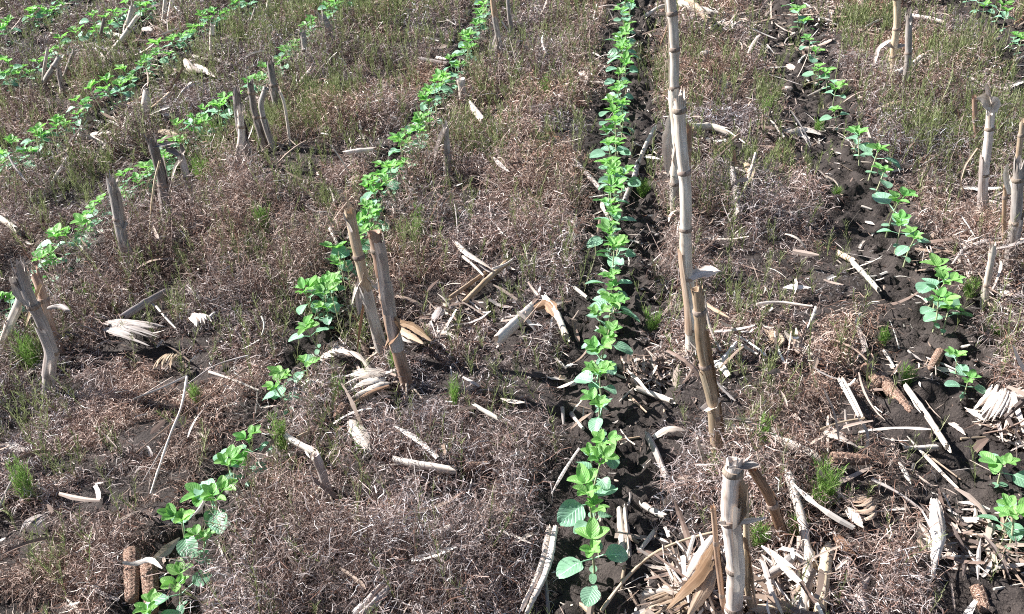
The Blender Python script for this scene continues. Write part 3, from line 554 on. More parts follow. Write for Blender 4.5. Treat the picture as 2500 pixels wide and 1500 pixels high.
# kind, pixels, width, material, label
LAY = [
 ('stalk',[(1205,828),(1275,762)],34,'stalk_bleached','thick pale broken stalk with hollow end, mid picture between left and middle rows',.03),
 ('leaf',[(1290,752),(1322,742),(1345,775)],30,'husk_brown','brown curled husk arching beside the hollow pale stalk',.02),
 ('stalk',[(1318,728),(1346,765),(1366,815)],22,'stalk_bleached','bent white stalk lying left of the middle row near a dark hollow',.02),
 ('stalk',[(1388,698),(1418,722)],11,'husk_pale','small white stub of stalk touching the left of the middle row',.01),
 ('leaf',[(1102,590),(1130,622),(1192,658)],18,'husk_pale','longest white strip of the crossing pieces left of the middle row',.05),
 ('straw',[(1118,622),(1150,648),(1168,668)],8,'husk_pale','shorter white strip under the long one, left of the middle row',.04),
 ('stalk',[(1122,735),(1168,688),(1222,640)],16,'stalk_brown','brown stalk lying aslant below the white crossing strips',.03),
 ('stalk',[(1088,722),(1172,662)],12,'stalk_brown','slim brown stalk behind and parallel to the brown slanting one',.025),
 ('straw',[(1190,652),(1212,648),(1240,628)],7,'husk_pale','white twig forking up from the brown slanting stalk',.05),
 ('stalk',[(1388,392),(1418,425),(1450,460)],14,'stalk_grey','shaded stalk piece pointing at the middle row from the upper left',.012),
 ('stalk',[(1580,318),(1560,355),(1542,400)],16,'stalk_bleached','banded pale stalk lying right of the middle row, upper half of a broken one',.015),
 ('stalk',[(1540,402),(1530,440),(1508,490)],17,'stalk_grey','banded grey stalk lying right of the middle row, lower half of a broken one',.015),
 ('stalk',[(1768,420),(1776,470),(1784,530)],24,'stalk_grey','curved grey log-like stalk right of the tall line of stubs',.03),
 ('leaf',[(1800,400),(1812,420),(1808,450)],24,'husk_tan','tan husk scrap just right of the curved grey stalk',.02),
 ('stalk',[(1668,314),(1715,312),(1748,322)],22,'stalk_bleached','white stalk lying flat behind the tall line of stubs',.02),
 ('straw',[(1786,328),(1735,366)],8,'stalk_brown','brown twig right of the tall line of stubs, below the flat white stalk',.03),
 ('straw',[(1690,300),(1750,312),(1800,348)],5,'husk_pale','thin white twig running right from the flat white stalk',.03),
 ('stalk',[(1640,14),(1690,30),(1728,36)],19,'husk_pale','white stalk lying behind the tip of the tallest stub near the top edge',.03),
 ('stalk',[(1658,2),(1688,30),(1712,58)],22,'husk_tan','tan split stalk slanting down from the tallest stub at the top edge',.05),
 ('stalk',[(1560,42),(1590,22),(1625,12)],10,'stalk_bleached','pale stalk reaching left of the tallest stub at the top edge',.03),
 ('straw',[(1618,30),(1610,75),(1596,108)],5,'husk_brown','dark bent leaf rib under the tallest stub near the top edge',.05),
 ('leaf',[(1765,70),(1790,55),(1812,52)],10,'husk_pale','thin curved white leaf in the upper litter right of the tallest stub',.02),
 ('split',[(2030,918),(2052,960),(2078,1010)],20,'husk_pale','white split slat left of the long pale stalk at the right',.02),
 ('stalk',[(2188,942),(2238,1010),(2284,1082)],21,'stalk_bleached','long pale stalk lying on bare soil left of the big husk at the right',.012),
 ('stalk',[(2192,1086),(2262,1082)],13,'stalk_grey','grey stalk piece lying under the end of the long pale one',.008),
 ('stalk',[(2060,640),(2090,670),(2120,705)],17,'stalk_bleached','pale stalk half buried at the weed edge left of the right-hand row',.015),
 ('stalk',[(2025,616),(2062,636)],16,'stalk_tan','tan stalk scrap above the half buried pale stalk',.012),
 ('straw',[(2178,742),(2224,734)],8,'stalk_grey','grey twig just left of the largest soybean cluster at the right',.006),
 ('straw',[(1828,738),(1880,728),(1920,738),(1962,742)],8,'husk_pale','long white straight twig in the weeds between tall stubs and right-hand row',.06),
 ('leaf',[(1970,742),(1964,768),(1950,795)],9,'husk_pale','short curled white leaf at the end of the long white twig',.04),
 ('leaf',[(2256,1215),(2262,1270),(2268,1320),(2252,1395)],40,'husk_pale','broad bright white leaf standing on edge with dark bars at the lower right',.03),
 ('straw',[(2244,1300),(2250,1345),(2256,1395)],10,'husk_pale','narrow white strip hanging under the broad white leaf',.02),
 ('husk',[(2425,945),(2410,985),(2372,1040)],62,'husk_pale','big striped white husk curled over at the right edge',.03),
 ('husk',[(2473,965),(2450,985),(2425,1000)],50,'husk_pale','white husk lying against the big striped one at the right edge',.02),
 ('husk',[(2450,1000),(2440,1040),(2420,1070)],40,'husk_tan','tan husk under the big striped one at the right edge',.01),
 ('leaf',[(2340,996),(2362,1010),(2384,1024)],24,'husk_pale','white triangular leaf scrap left of the big striped husk',.01),
 ('leaf',[(2293,1025),(2312,1038),(2330,1052)],12,'husk_pale','small white chip on bare soil between long stalk and big husk',.004),
 ('straw',[(2276,962),(2316,962),(2352,966)],5,'husk_pale','straight pale straw below the smallest seedling of the right-hand row',.005),
 ('straw',[(2320,1062),(2380,1058)],7,'husk_tan','tan straw on bare soil below the white chip',.005),
 ('husk',[(2105,1215),(2080,1245),(2040,1235)],58,'husk_tan','shell-like striped husk bowl among the brown weeds at lower right',.03),
 ('leaf',[(2048,1232),(2062,1262),(2084,1280)],26,'husk_pale','white leaf lining the shell-like husk bowl',.035),
 ('stalk',[(1876,1070),(1925,1092),(1962,1108)],34,'stalk_bleached','stout white stalk left of the horizontal cob',.02),
 ('leaf',[(1990,1048),(2030,1068),(2078,1090)],26,'husk_pale','white leaf stretched above the horizontal cob',.02),
 ('straw',[(1980,1040),(2030,1018),(2088,1012)],6,'husk_tan','bent tan twig above the white leaf by the horizontal cob',.03),
 ('stalk',[(1540,1212),(1568,1235),(1600,1250)],21,'husk_pale','white shard with dark band on the soil right of the near middle row',.008),
 ('split',[(1502,1230),(1508,1300),(1515,1388)],30,'stalk_bleached','long split white stalk beside the near end of the middle row',.008),
 ('stalk',[(1565,1062),(1585,1100),(1606,1152)],24,'stalk_grey','grey stalk leading to the foot of the brown tall stub',.012),
 ('leaf',[(1578,1062),(1615,1040),(1662,1046)],20,'husk_pale','white pointed leaf right of the biggest middle row seedling',.015),
 ('straw',[(1490,1068),(1545,1058)],8,'stalk_brown','brown stalk behind the biggest seedling of the middle row',.005),
 ('stalk',[(1540,942),(1575,955),(1620,972)],15,'husk_pale','white tipped slat right of the middle row below a white scrap heap',.01),
 ('straw',[(1496,972),(1530,938)],5,'husk_pale','tiny pale stick tilted right of the middle row',.01),
 ('straw',[(1520,958),(1562,998)],7,'stalk_brown','brown twig pointing down right of the middle row',.01),
 ('straw',[(1600,975),(1608,1012)],7,'husk_tan','short tan peg below the white tipped slat',.01),
 ('split',[(1334,1278),(1322,1350),(1306,1402),(1280,1450),(1262,1490)],32,'stalk_bleached','large white split stalk at the bottom edge left of the middle row',.02),
 ('stalk',[(1318,1410),(1322,1450),(1326,1500)],16,'stalk_dark','dark stalk under the right side of the large white split stalk',.008),
 ('straw',[(1452,1478),(1500,1410),(1570,1340),(1650,1305),(1722,1288)],9,'stalk_tan','long arched twig reaching from the lower heap to the bottom edge',.035),
 ('stalk',[(1562,1440),(1620,1428),(1685,1418)],25,'stalk_bleached','pale stalk lying level left of the lower heap',.015),
 ('stalk',[(1630,1385),(1655,1368),(1682,1352)],30,'husk_pale','knobbly white stalk end left of the lower heap',.012),
 ('leaf',[(1726,1320),(1690,1400),(1612,1478)],42,'husk_brown','longest brown leaf sweeping left and down from the lower heap',.05),
 ('leaf',[(1735,1350),(1700,1440),(1660,1500)],36,'husk_tan','tan leaf sweeping down beside the long brown one at the lower heap',.045),
 ('leaf',[(1722,1300),(1680,1370),(1640,1430)],26,'husk_pale','pale leaf on the upper left side of the lower heap',.05),
 ('husk',[(1700,1420),(1640,1460),(1560,1490)],60,'husk_tan','wide tan husk at the bottom edge left of the lower heap',.02),
 ('stalk',[(1500,1420),(1508,1372)],9,'husk_tan','short upright-looking tan peg left of the arched twig',.01),
 ('stalk',[(1906,1164),(1935,1260),(1948,1340),(1962,1372)],34,'stalk_bleached','long pale stalk with dark rings lying right of the lower heap',.03),
 ('stalk',[(1952,1360),(1946,1420),(1938,1500)],38,'stalk_bleached','thick pale stalk at the bottom edge right of the lower heap, left of two',.03),
 ('stalk',[(1996,1342),(1986,1420),(1978,1500)],38,'stalk_tan','thick tan stalk at the bottom edge right of the lower heap, right of two',.03),
 ('stalk',[(1830,1480),(1880,1470),(1926,1478)],30,'stalk_tan','tan stalk lying across the bottom edge inside the lower heap',.02),
 ('leaf',[(1845,1400),(1890,1380),(1930,1340)],30,'husk_grey','grey leaf bridging the lower heap and the ringed stalk',.04),
 ('leaf',[(1880,1358),(1905,1390),(1930,1415)],22,'husk_pale','white fringed leaf scrap left of the thick pale stalk',.05),
 ('leaf',[(2020,1300),(2040,1345),(2064,1352)],34,'husk_brown','orange brown curled husk right of the ringed stalk',.02),
 ('leaf',[(2090,1480),(2070,1440),(2100,1400)],30,'husk_grey','grey curled leaf at the bottom edge right of the heap',.02),
 ('straw',[(1376,932),(1442,918)],12,'husk_pale','white peg lying up against the middle row from the left',.008),
 ('straw',[(1352,912),(1378,930)],11,'husk_tan','tan peg meeting the white one left of the middle row',.008),
 ('straw',[(1340,866),(1368,892)],8,'husk_pale','small pale stick on bare soil left of the middle row',.006),
 ('straw',[(1376,998),(1408,1038)],12,'husk_pale','pale stick pointing at the biggest middle row seedling',.008),
 ('straw',[(1358,985),(1362,1030)],10,'stalk_grey','grey stick hanging at the weed edge left of the middle row',.006),
 ('straw',[(1475,1068),(1488,1130)],13,'stalk_brown','striped brown stick below the biggest middle row seedling',.006),
 ('straw',[(1345,605),(1400,600)],7,'stalk_grey','dark twig in the shade left of the middle row',.006),
 ('straw',[(1508,598),(1568,588)],7,'stalk_tan','tan twig right of the middle row at mid height of the picture',.006),
 ('straw',[(452,910),(395,938),(322,966)],6,'husk_grey','pale bent straw, upper arm of the angle in the left weeds',.09),
 ('straw',[(452,912),(440,985),(408,1060),(364,1195)],6,'husk_pale','long pale straw, lower arm of the angle in the left weeds',.09),
 ('straw',[(600,860),(520,880),(452,930)],4,'stalk_grey','fine grey straw above the angle of straws in the left weeds',.09),
 ('straw',[(595,890),(500,960),(420,1020),(330,1095)],4,'stalk_brown','fine brown straw crossing the long lower arm in the left weeds',.09),
 ('straw',[(505,900),(560,918),(625,945)],7,'husk_pale','pale jointed straw running right towards the left row gap',.05),
 ('straw',[(622,948),(618,1000)],4,'husk_grey','thin straw dropping from the pale jointed one',.04),
 ('straw',[(395,1080),(345,1165)],4,'husk_grey','thin straw parallel to the long lower arm on its left',.08),
 ('stalk',[(305,768),(345,742),(396,714)],20,'stalk_dark','dark stalk lying in the weeds below the two-piece grey stub',.05),
 ('straw',[(378,742),(402,772),(425,795)],6,'husk_pale','pale sliver ending at the dark stalk in the left weeds',.05),
 ('husk',[(262,788),(310,805),(392,822)],52,'husk_grey','grey striped husk spread in the left weeds',.05),
 ('husk',[(470,765),(488,778),(492,800)],34,'husk_pale','small white husk right of the grey striped one',.05),
 ('husk',[(412,860),(400,880),(392,900)],34,'husk_tan','tan husk fan over a dark hollow in the left weeds',.04),
 ('leaf',[(115,748),(145,742),(170,756)],15,'husk_grey','grey leaf sticking out right of the big stub at the left edge',.12),
 ('straw',[(632,766),(644,785),(632,812)],5,'husk_pale','forked white twig left of the left-of-middle row',.06),
 ('stalk',[(528,1312),(542,1350),(560,1390)],11,'husk_pale','white stick with black bands by the near end of the left row',.008),
 ('straw',[(512,1370),(548,1398)],6,'husk_pale','thin white stick beside the black banded one',.006),
 ('straw',[(558,1278),(608,1280)],6,'husk_grey','grey stick lying level right of the near left row',.01),
 ('straw',[(574,1190),(570,1280)],5,'stalk_grey','thin dark straw standing near the left row front seedlings',.03),
 ('husk',[(938,920),(890,935),(828,948)],70,'husk_pale','wide fringed white husk below the stub pair',.03),
 ('leaf',[(940,935),(895,955),(845,985)],15,'husk_brown','brown rib lying over the wide fringed husk',.05),
 ('leaf',[(848,1028),(870,1060),(892,1095)],42,'husk_pale','smooth white husk plate in the weeds left of centre bottom',.05),
 ('stalk',[(696,1062),(726,1080),(756,1096)],24,'husk_pale','stout white stalk left of the short blunt stub',.04),
 ('straw',[(718,1060),(748,1045)],10,'husk_tan','tan peg behind the stout white stalk',.04),
 ('stalk',[(958,1118),(1010,1128),(1085,1140)],24,'stalk_bleached','long white stalk sunk in the weeds at centre bottom',.05),
 ('straw',[(976,1154),(1012,1153)],6,'husk_pale','little white peg below the long sunk stalk',.03),
 ('stalk',[(1148,984),(1198,1012)],14,'husk_pale','clean white peg in the brown weeds left of the middle row',.05),
 ('leaf',[(960,782),(1000,800),(1045,832)],26,'husk_brown','brown fanned leaf beside the stub pair, uppermost of three',.05),
 ('leaf',[(955,795),(985,818),(1025,838)],24,'husk_tan','tan fanned leaf beside the stub pair, middle of three',.04),
 ('leaf',[(955,812),(980,826),(1008,832)],18,'husk_pale','pale fanned leaf beside the stub pair, lowest of three',.03),
 ('leaf',[(1048,780),(1068,762),(1060,748)],26,'husk_grey','grey striped leaf curled right of the brown fan',.03),
 ('husk',[(815,850),(800,870),(845,880)],54,'husk_pale','heap of narrow white leaf strips between left row and stub pair',.03),
 ('husk',[(735,930),(755,925),(772,940)],22,'husk_pale','little white husk at the foot of the left row gap',.02),
 ('split',[(862,1490),(900,1460),(940,1412)],40,'stalk_grey','grey hollow stalk poking from weeds at the bottom edge',.04),
 ('leaf',[(985,1395),(1008,1378)],30,'husk_grey','grey husk patch above the hollow stalk at the bottom edge',.05),
 ('stalk',[(1070,1290),(1088,1278)],22,'husk_pale','pale stalk knob near a dark hollow at centre bottom',.03),
 ('straw',[(798,556),(812,585),(820,610)],11,'husk_pale','white stick left of the left-of-middle row near the tan stub',.015),
 ('straw',[(785,622),(828,606)],11,'stalk_grey','grey stick meeting the white one by the tan stub',.015),
 ('stalk',[(838,374),(870,368),(902,366)],14,'husk_pale','white stalk piece lying alone in the upper left weeds',.05),
 ('stalk',[(-5,530),(18,544),(42,562)],22,'husk_pale','white stalk end entering from the left edge',.03),
 ('straw',[(166,384),(146,412),(124,448)],10,'stalk_bleached','pale tilted stick below the third row left',.03),
 ('stalk',[(300,268),(345,244)],15,'stalk_brown','brown stalk lying behind the small white stump',.03),
 ('stalk',[(372,268),(410,234)],15,'stalk_tan','tan stalk leaning right of the stout split stub',.04),
 ('leaf',[(215,330),(250,326),(298,322)],14,'husk_pale','white leaf lying left of the small stump',.03),
 ('straw',[(225,335),(258,352)],9,'husk_pale','white splinter below the white leaf by the stump',.03),
 ('leaf',[(385,322),(405,326),(430,330)],18,'husk_tan','yellowish leaf right of the white stump',.03),
 ('leaf',[(395,282),(420,284)],10,'husk_pale','white leaf strip right of the stout split stub',.03),
 ('leaf',[(448,150),(462,175),(500,182)],22,'husk_pale','white forked leaf patch left of the lone bleached stub',.04),
 ('leaf',[(470,160),(495,176),(520,190)],15,'husk_pale','white leaf strip below the forked leaf patch',.04),
 ('straw',[(468,140),(505,148)],10,'husk_pale','white strip touching the foot of the lone bleached stub',.03),
 ('straw',[(522,148),(560,160)],12,'husk_pale','pale strip lying right of the lone bleached stub',.03),
 ('leaf',[(198,112),(215,114),(232,122)],10,'husk_pale','white chip below the fourth row left',.03),
 ('leaf',[(256,82),(276,88),(300,94)],12,'husk_pale','white chip right of the dark slim stub',.03),
 ('leaf',[(345,76),(368,78)],16,'husk_pale','white husk bit at the foot of the top edge pair',.03),
 ('straw',[(150,40),(185,38)],8,'husk_pale','pale strip in the litter near the fifth row left',.02),
 ('straw',[(232,122),(258,148)],10,'husk_pale','white peg below the dark slim stub',.04),
 ('straw',[(188,134),(232,142)],9,'stalk_dark','dark peg left of the white one below the slim stub',.04),
 ('straw',[(-5,49),(42,48)],8,'stalk_dark','dark stick at the left edge near the fifth row left',.02),
 ('stalk',[(1015,146),(1080,158)],11,'stalk_dark','dark stalk poking into the left-of-middle row',.03),
 ('straw',[(1055,143),(1078,147)],10,'husk_pale','white chip resting on the dark stalk by the left-of-middle row',.045),
 ('stalk',[(1138,262),(1150,278),(1168,300)],22,'stalk_bleached','broken white foot of the clean cut stub',.03),
 ('straw',[(1386,190),(1418,202),(1470,204)],10,'husk_pale','knobbed pale root and twig left of the middle row, upper part',.015),
 ('leaf',[(1398,180),(1412,186),(1420,200)],16,'husk_pale','pale curled scrap beside the knobbed twig',.02),
 ('stalk',[(2162,190),(2192,176),(2226,148)],26,'stalk_bleached','pale log lying behind the frayed comb stub',.03),
 ('straw',[(2120,52),(2090,66)],6,'husk_pale','thin pale splinter left of the yellow stub',.03),
 ('leaf',[(2106,278),(2140,262),(2176,248)],15,'husk_tan','tan leaf lying at the foot of the comb stub',.02),
 ('straw',[(2122,322),(2160,280)],8,'husk_tan','tan stick below the tan leaf by the comb stub',.015),
 ('straw',[(2200,42),(2250,48),(2280,58)],11,'husk_pale','white branch lying right of the comb stub',.02),
 ('straw',[(2450,148),(2480,136)],8,'husk_pale','white twig at the right edge near the top',.03),
 ('leaf',[(1950,234),(1982,220),(2002,198)],7,'stalk_grey','bent grey leaf arc left of the right-hand row',.012),
 ('leaf',[(1952,204),(1966,206),(1980,208)],12,'husk_pale','white oval scrap left of the right-hand row',.01),
 ('leaf',[(1888,216),(1902,218),(1914,222)],16,'husk_pale','white square scrap among weeds left of the right-hand row',.03),
 ('straw',[(2000,190),(1944,206)],6,'husk_tan','curved tan twig beside the white oval scrap',.012),
 ('leaf',[(1900,325),(1945,320),(1985,332)],20,'husk_pale','row of white leaf scraps left of the right-hand row',.012),
 ('leaf',[(2000,378),(2015,372),(2034,376)],12,'husk_pale','white chip on dark soil left of the right-hand row',.006),
 ('straw',[(2080,500),(2104,508)],7,'husk_pale','white chip on soil right across from the split white scraps',.006),
 ('stalk',[(2180,178),(2150,186)],10,'husk_pale','pale stalk end at the foot of the yellow stub',.02),
 ('leaf',[(2300,640),(2330,600),(2390,582),(2440,575)],9,'stalk_grey','long arched grey leaf left of the thick right edge stub',.04),
 ('leaf',[(2310,645),(2350,625),(2395,606)],16,'husk_tan','tan leaf beneath the long arched grey one',.02),
 ('leaf',[(2340,610),(2332,590)],14,'husk_pale','pale flap beside the long arched grey leaf',.02),
 ('leaf',[(2410,722),(2440,710),(2473,705)],22,'husk_pale','pale husk lying at the right edge below the thick stub',.02),
 ('straw',[(2415,738),(2473,690)],8,'husk_tan','tan stick crossing the pale husk at the right edge',.03),
 ('straw',[(2398,820),(2462,822)],9,'stalk_tan','tan stick at the right edge beside the seventh seedling of the right-hand row',.006),
 ('straw',[(2400,1425),(2480,1410)],7,'husk_pale','pale straw entering from the lower right edge',.01),
 ('stalk',[(2436,1285),(2440,1345)],8,'husk_tan','tan peg on soil near the lower right corner',.008),
 ('leaf',[(2070,790),(2090,850),(2066,870)],14,'stalk_grey','grey bent leaf on the dark edge left of the right-hand row',.01),
 ('straw',[(2134,850),(2150,870),(2160,890)],9,'husk_pale','pale peg beside green tuft left of the right-hand row',.01),
 ('straw',[(2240,1100),(2280,1130),(2320,1160)],6,'husk_tan','pale twig over dark soil near the lower right',.02),
 ('straw',[(2105,1160),(2170,1190),(2230,1238)],9,'stalk_grey','grey twig above the broad white leaf',.03),
 ('leaf',[(2172,1120),(2185,1150),(2200,1172)],14,'husk_pale','white splinter left of the grey stalk piece at the right',.02),
 ('leaf',[(1680,720),(1720,750),(1760,770)],10,'husk_tan','tan leaf strip right of the tall line of stubs',.05),
 ('husk',[(1860,800),(1880,830),(1846,850)],30,'husk_tan','tan husk scrap far right of the tall line of stubs',.02),
 ('straw',[(1790,836),(1830,858)],8,'husk_pale','pale peg right of the tall line of stubs',.03),
 ('leaf',[(1400,1460),(1425,1478),(1440,1500)],16,'husk_tan','small tan scrap at the bottom edge by the middle row',.006),
 ('husk',[(105,1250),(80,1265),(60,1300)],34,'husk_grey','grey striped husk in the shade at the lower left',.02),
 ('straw',[(40,1150),(20,1180),(0,1225)],9,'husk_grey','grey stick at the lower left edge',.03),
]
for e in LAY: lay(e[0], e[1], e[2], e[3], e[4], e[5])
COBS = [([(318,1328),(318,1450)],44,'reddish cob upright in the brown weeds at the lower left, left of two',.03),
 ([(358,1362),(366,1480)],46,'grey brown cob beside the reddish one at the lower left',.03),
 ([(2088,882),(2128,930)],30,'shaded reddish cob end left of the long pale stalk',.015),
 ([(2122,905),(2200,998)],36,'long brown cob lying aslant left of the long pale stalk',.015),
 ([(2006,1106),(2098,1110)],36,'bright cob lying level below a white leaf at lower right',.03),
 ([(2272,848),(2248,890)],26,'small cob on bare soil left of the smallest right-hand row seedling',.01),
 ([(835,978),(812,1010)],30,'cob stump with red core in weeds below the wide fringed husk',.04),
 ([(2358,1415),(2382,1478)],38,'two-tone cob near the lower right corner',.01),
 ([(1872,872),(1842,866)],24,'cob end buried right of the tall line of stubs',.01),
 ([(1418,158),(1440,172)],20,'rusty cob fragment left of the middle row near the top',.02),
 ([(1120,1128),(1180,1122)],26,'rusty cob showing through brown weeds at centre bottom',.03)]
for p, w, l, z in COBS: lay('cob', p, w, 'cob', l, z, cat='corn cob')
# white leaf strap round the lower left cobs
lay('leaf', [(298,1362),(330,1370),(362,1352),(392,1376)], 14, 'husk_pale', 'pale husk strap lying across the two lower left cobs', .055, curl=-.1)

# ------------------------------------------------------------------ soybean plants
def leaf_verts(L, W, fold=.25, droop=.3, cup=.0, tipf=.85, wob=.0, rs=random, rnd=.55):
    """blade from the origin along +X, u across Y; 7 x 9 grid"""
    V = []; UV = []; nu, nv = 7, 10; ph = rs.uniform(0, 6)
    for i in range(nv):
        t = i/(nv-1); w = W/2*max(0.02, math.sin(math.pi*min(1, t**tipf*.97 + .015)))**rnd
        a = -droop*t*1.3; x = L*(math.sin(a)/a if abs(a) > 1e-3 else 1)*t if droop else L*t; z = -L*droop*t*t*.6
        for j in range(nu):
            u = -1 + 2*j/(nu-1)
            V.append((x - .03*L*(1-abs(u)), u*w*(1 - .12*fold), z + abs(u)*w*fold + cup*(u*w)**2/W + wob*W*math.sin(4*u + 7*t + ph)*.5)); UV.append((u, t))
    F = [[i*nu+j, i*nu+j+1, (i+1)*nu+j+1, (i+1)*nu+j] for i in range(nv-1) for j in range(nu-1)]
    return np.array(V), F, UV
def xf(V, pos, az, el, roll=0):
    """turn a +X blade: roll about X, pitch up by el, yaw by az"""
    R = Matrix.Rotation(az, 3, 'Z') @ Matrix.Rotation(-el, 3, 'Y') @ Matrix.Rotation(roll, 3, 'X')
    return np.asarray(V) @ np.array(R).T + np.asarray(pos)
def pt_tube(mb, pts, r0, r1, n=6):
    P, _ = resample(pts, .006); P = smooth_path(P, 3); tube(mb, P, np.linspace(r0, r1, len(P)), n, hollow=False, rn=.0)
def soy_variant(k):
    rs = random.Random(100 + k); out = []             # (name, mesh)
    Hh = rs.uniform(.075, .105); lean = (rs.uniform(-.012, .012), rs.uniform(-.012, .012))
    top = np.array([lean[0], lean[1], Hh]); mid = np.array([lean[0]*.3 + rs.uniform(-.003, .003), lean[1]*.3, Hh*.5])
    def mesh(nm, mb, m):
        return (nm, fast_mesh(nm, np.array(mb.v), mb.f, M[m], np.array(mb.uv)))
    mb = MB(); pt_tube(mb, [(0, 0, -.015), mid, top], .0023, .0014); out.append(mesh('stem', mb, 'stem'))
    az = rs.uniform(0, 6.28)
    for s in (0, 1):                                  # seed leaves low on the stem
        V, F, UV = leaf_verts(.017, .012, .1, .2, rs=rs); mb = MB(); zz = Hh*rs.uniform(.28, .36)
        mb.add(xf(V, (lean[0]*.2, lean[1]*.2, zz), az + 1.2 + s*math.pi, rs.uniform(-.5, .3)), F, UV); out.append(mesh('seed_leaf', mb, 'leaf_old'))
    zu = Hh*rs.uniform(.70, .78)
    for s in (0, 1):                                  # the pair of broad first leaves
        mb = MB(); a = az + s*math.pi + rs.uniform(-.3, .3); pl = rs.uniform(.011, .021)
        p0 = top*(zu/Hh); p1 = p0 + np.array([math.cos(a)*pl, math.sin(a)*pl, pl*.45]); pt_tube(mb, [p0, (p0+p1)/2 + [0, 0, .002], p1], .0011, .0009, 5)
        S_ = rs.choice((.7, .85, .95, 1.1)); V, F, UV = leaf_verts(rs.uniform(.037, .044)*S_, rs.uniform(.032, .038)*S_, rs.uniform(.05, .25), rs.uniform(.15, .5), .3, .80, .05, rs)
        mb.add(xf(V, p1, a, rs.uniform(-.25, .25), rs.uniform(-.5, .5)), F, UV); out.append(mesh('broad_leaf', mb, 'leaf_old'))
    for q in range(3):             # three-fold young leaves at the tip
        mb = MB(); a = az + 1.5 + q*2.3 + rs.uniform(-.4, .4); pl = (.020, .013, .007)[q]; up = (.85, 1.15, 1.35)[q]; S = (.026, .022, .017)[q]*rs.uniform(.85, 1.2)
        p0 = top + [0, 0, .0]; p1 = p0 + np.array([math.cos(a)*math.cos(up), math.sin(a)*math.cos(up), math.sin(up)])*pl
        pt_tube(mb, [p0, (p0+p1)/2, p1], .001, .0008, 5)
        for w_, dl in ((0, 1.1), (1.05, 1), (-1.05, 1)):
            V, F, UV = leaf_verts(S*dl, S*.70, rs.uniform(.25, .5), rs.uniform(-.1, .35), .25, .8, .06, rs, .58)
            mb.add(xf(V, p1, a + w_, up*rs.uniform(.3, .75) - .1*abs(w_), rs.uniform(-.3, .3)), F, UV)
        out.append(mesh('young_leaf', mb, 'leaf_young'))
    return out
VAR = [soy_variant(k) for k in range(16)]
def soy_tiny():
    mb = MB(); pt_tube(mb, [(0, 0, -.01), (.002, 0, .03), (0, 0, .055)], .0018, .0012); o = [('stem', fast_mesh('stem', np.array(mb.v), mb.f, M['stem'], np.array(mb.uv)))]
    V, F, UV = leaf_verts(.036, .032, .15, .3); mb = MB(); mb.add(xf(V, (0, 0, .055), 3.0, .1), F, UV); o.append(('broad_leaf', fast_mesh('broad_leaf', np.array(mb.v), mb.f, M['leaf_old'], np.array(mb.uv))))
    V, F, UV = leaf_verts(.018, .012, .1, .2); mb = MB(); mb.add(xf(V, (0, 0, .04), 0, 0), F, UV); o.append(('seed_leaf', fast_mesh('seed_leaf', np.array(mb.v), mb.f, M['leaf_old'], np.array(mb.uv))))
    return o
TINY = soy_tiny()
ORD = 'first second third fourth fifth sixth seventh eighth ninth tenth eleventh twelfth thirteenth fourteenth fifteenth sixteenth'.split()
ROWNAME = {'R0': 'the middle row', 'R1': 'the right-hand row', 'L1': 'the first row left of middle', 'L2': 'the second row left of middle', 'L3': 'the third row left of middle',
 'L4': 'the fourth row left of middle', 'L5': 'the farthest upper left row', 'R2': 'the top right corner row'}
NEAR = {'R0': 16, 'R1': 16, 'L1': 16, 'L2': 10, 'L3': 8, 'L4': 6, 'L5': 4, 'R2': 4}
STRETCH = {'R0': ['level with the banded stalk halves', 'beside the upper half of the tall stubs', 'at the very top of the picture'],
 'R1': ['beyond the bare soil strip', 'at the very top of the picture'], 'L1': ['above the tan fan-topped stub', 'beside the hunched grey stub', 'beside the clean cut white stub', 'near the top edge'],
 'L2': ['behind the dark shredded stub', 'behind the ragged cluster', 'near the top edge'], 'L3': ['left of the lone bleached stub', 'near the top edge'],
 'L4': ['beside the leaning pale stalks', 'near the top edge'], 'L5': ['near the top edge'], 'R2': ['at the corner']}
CANOPY = .085
rs = random.Random(77); cnt = 0
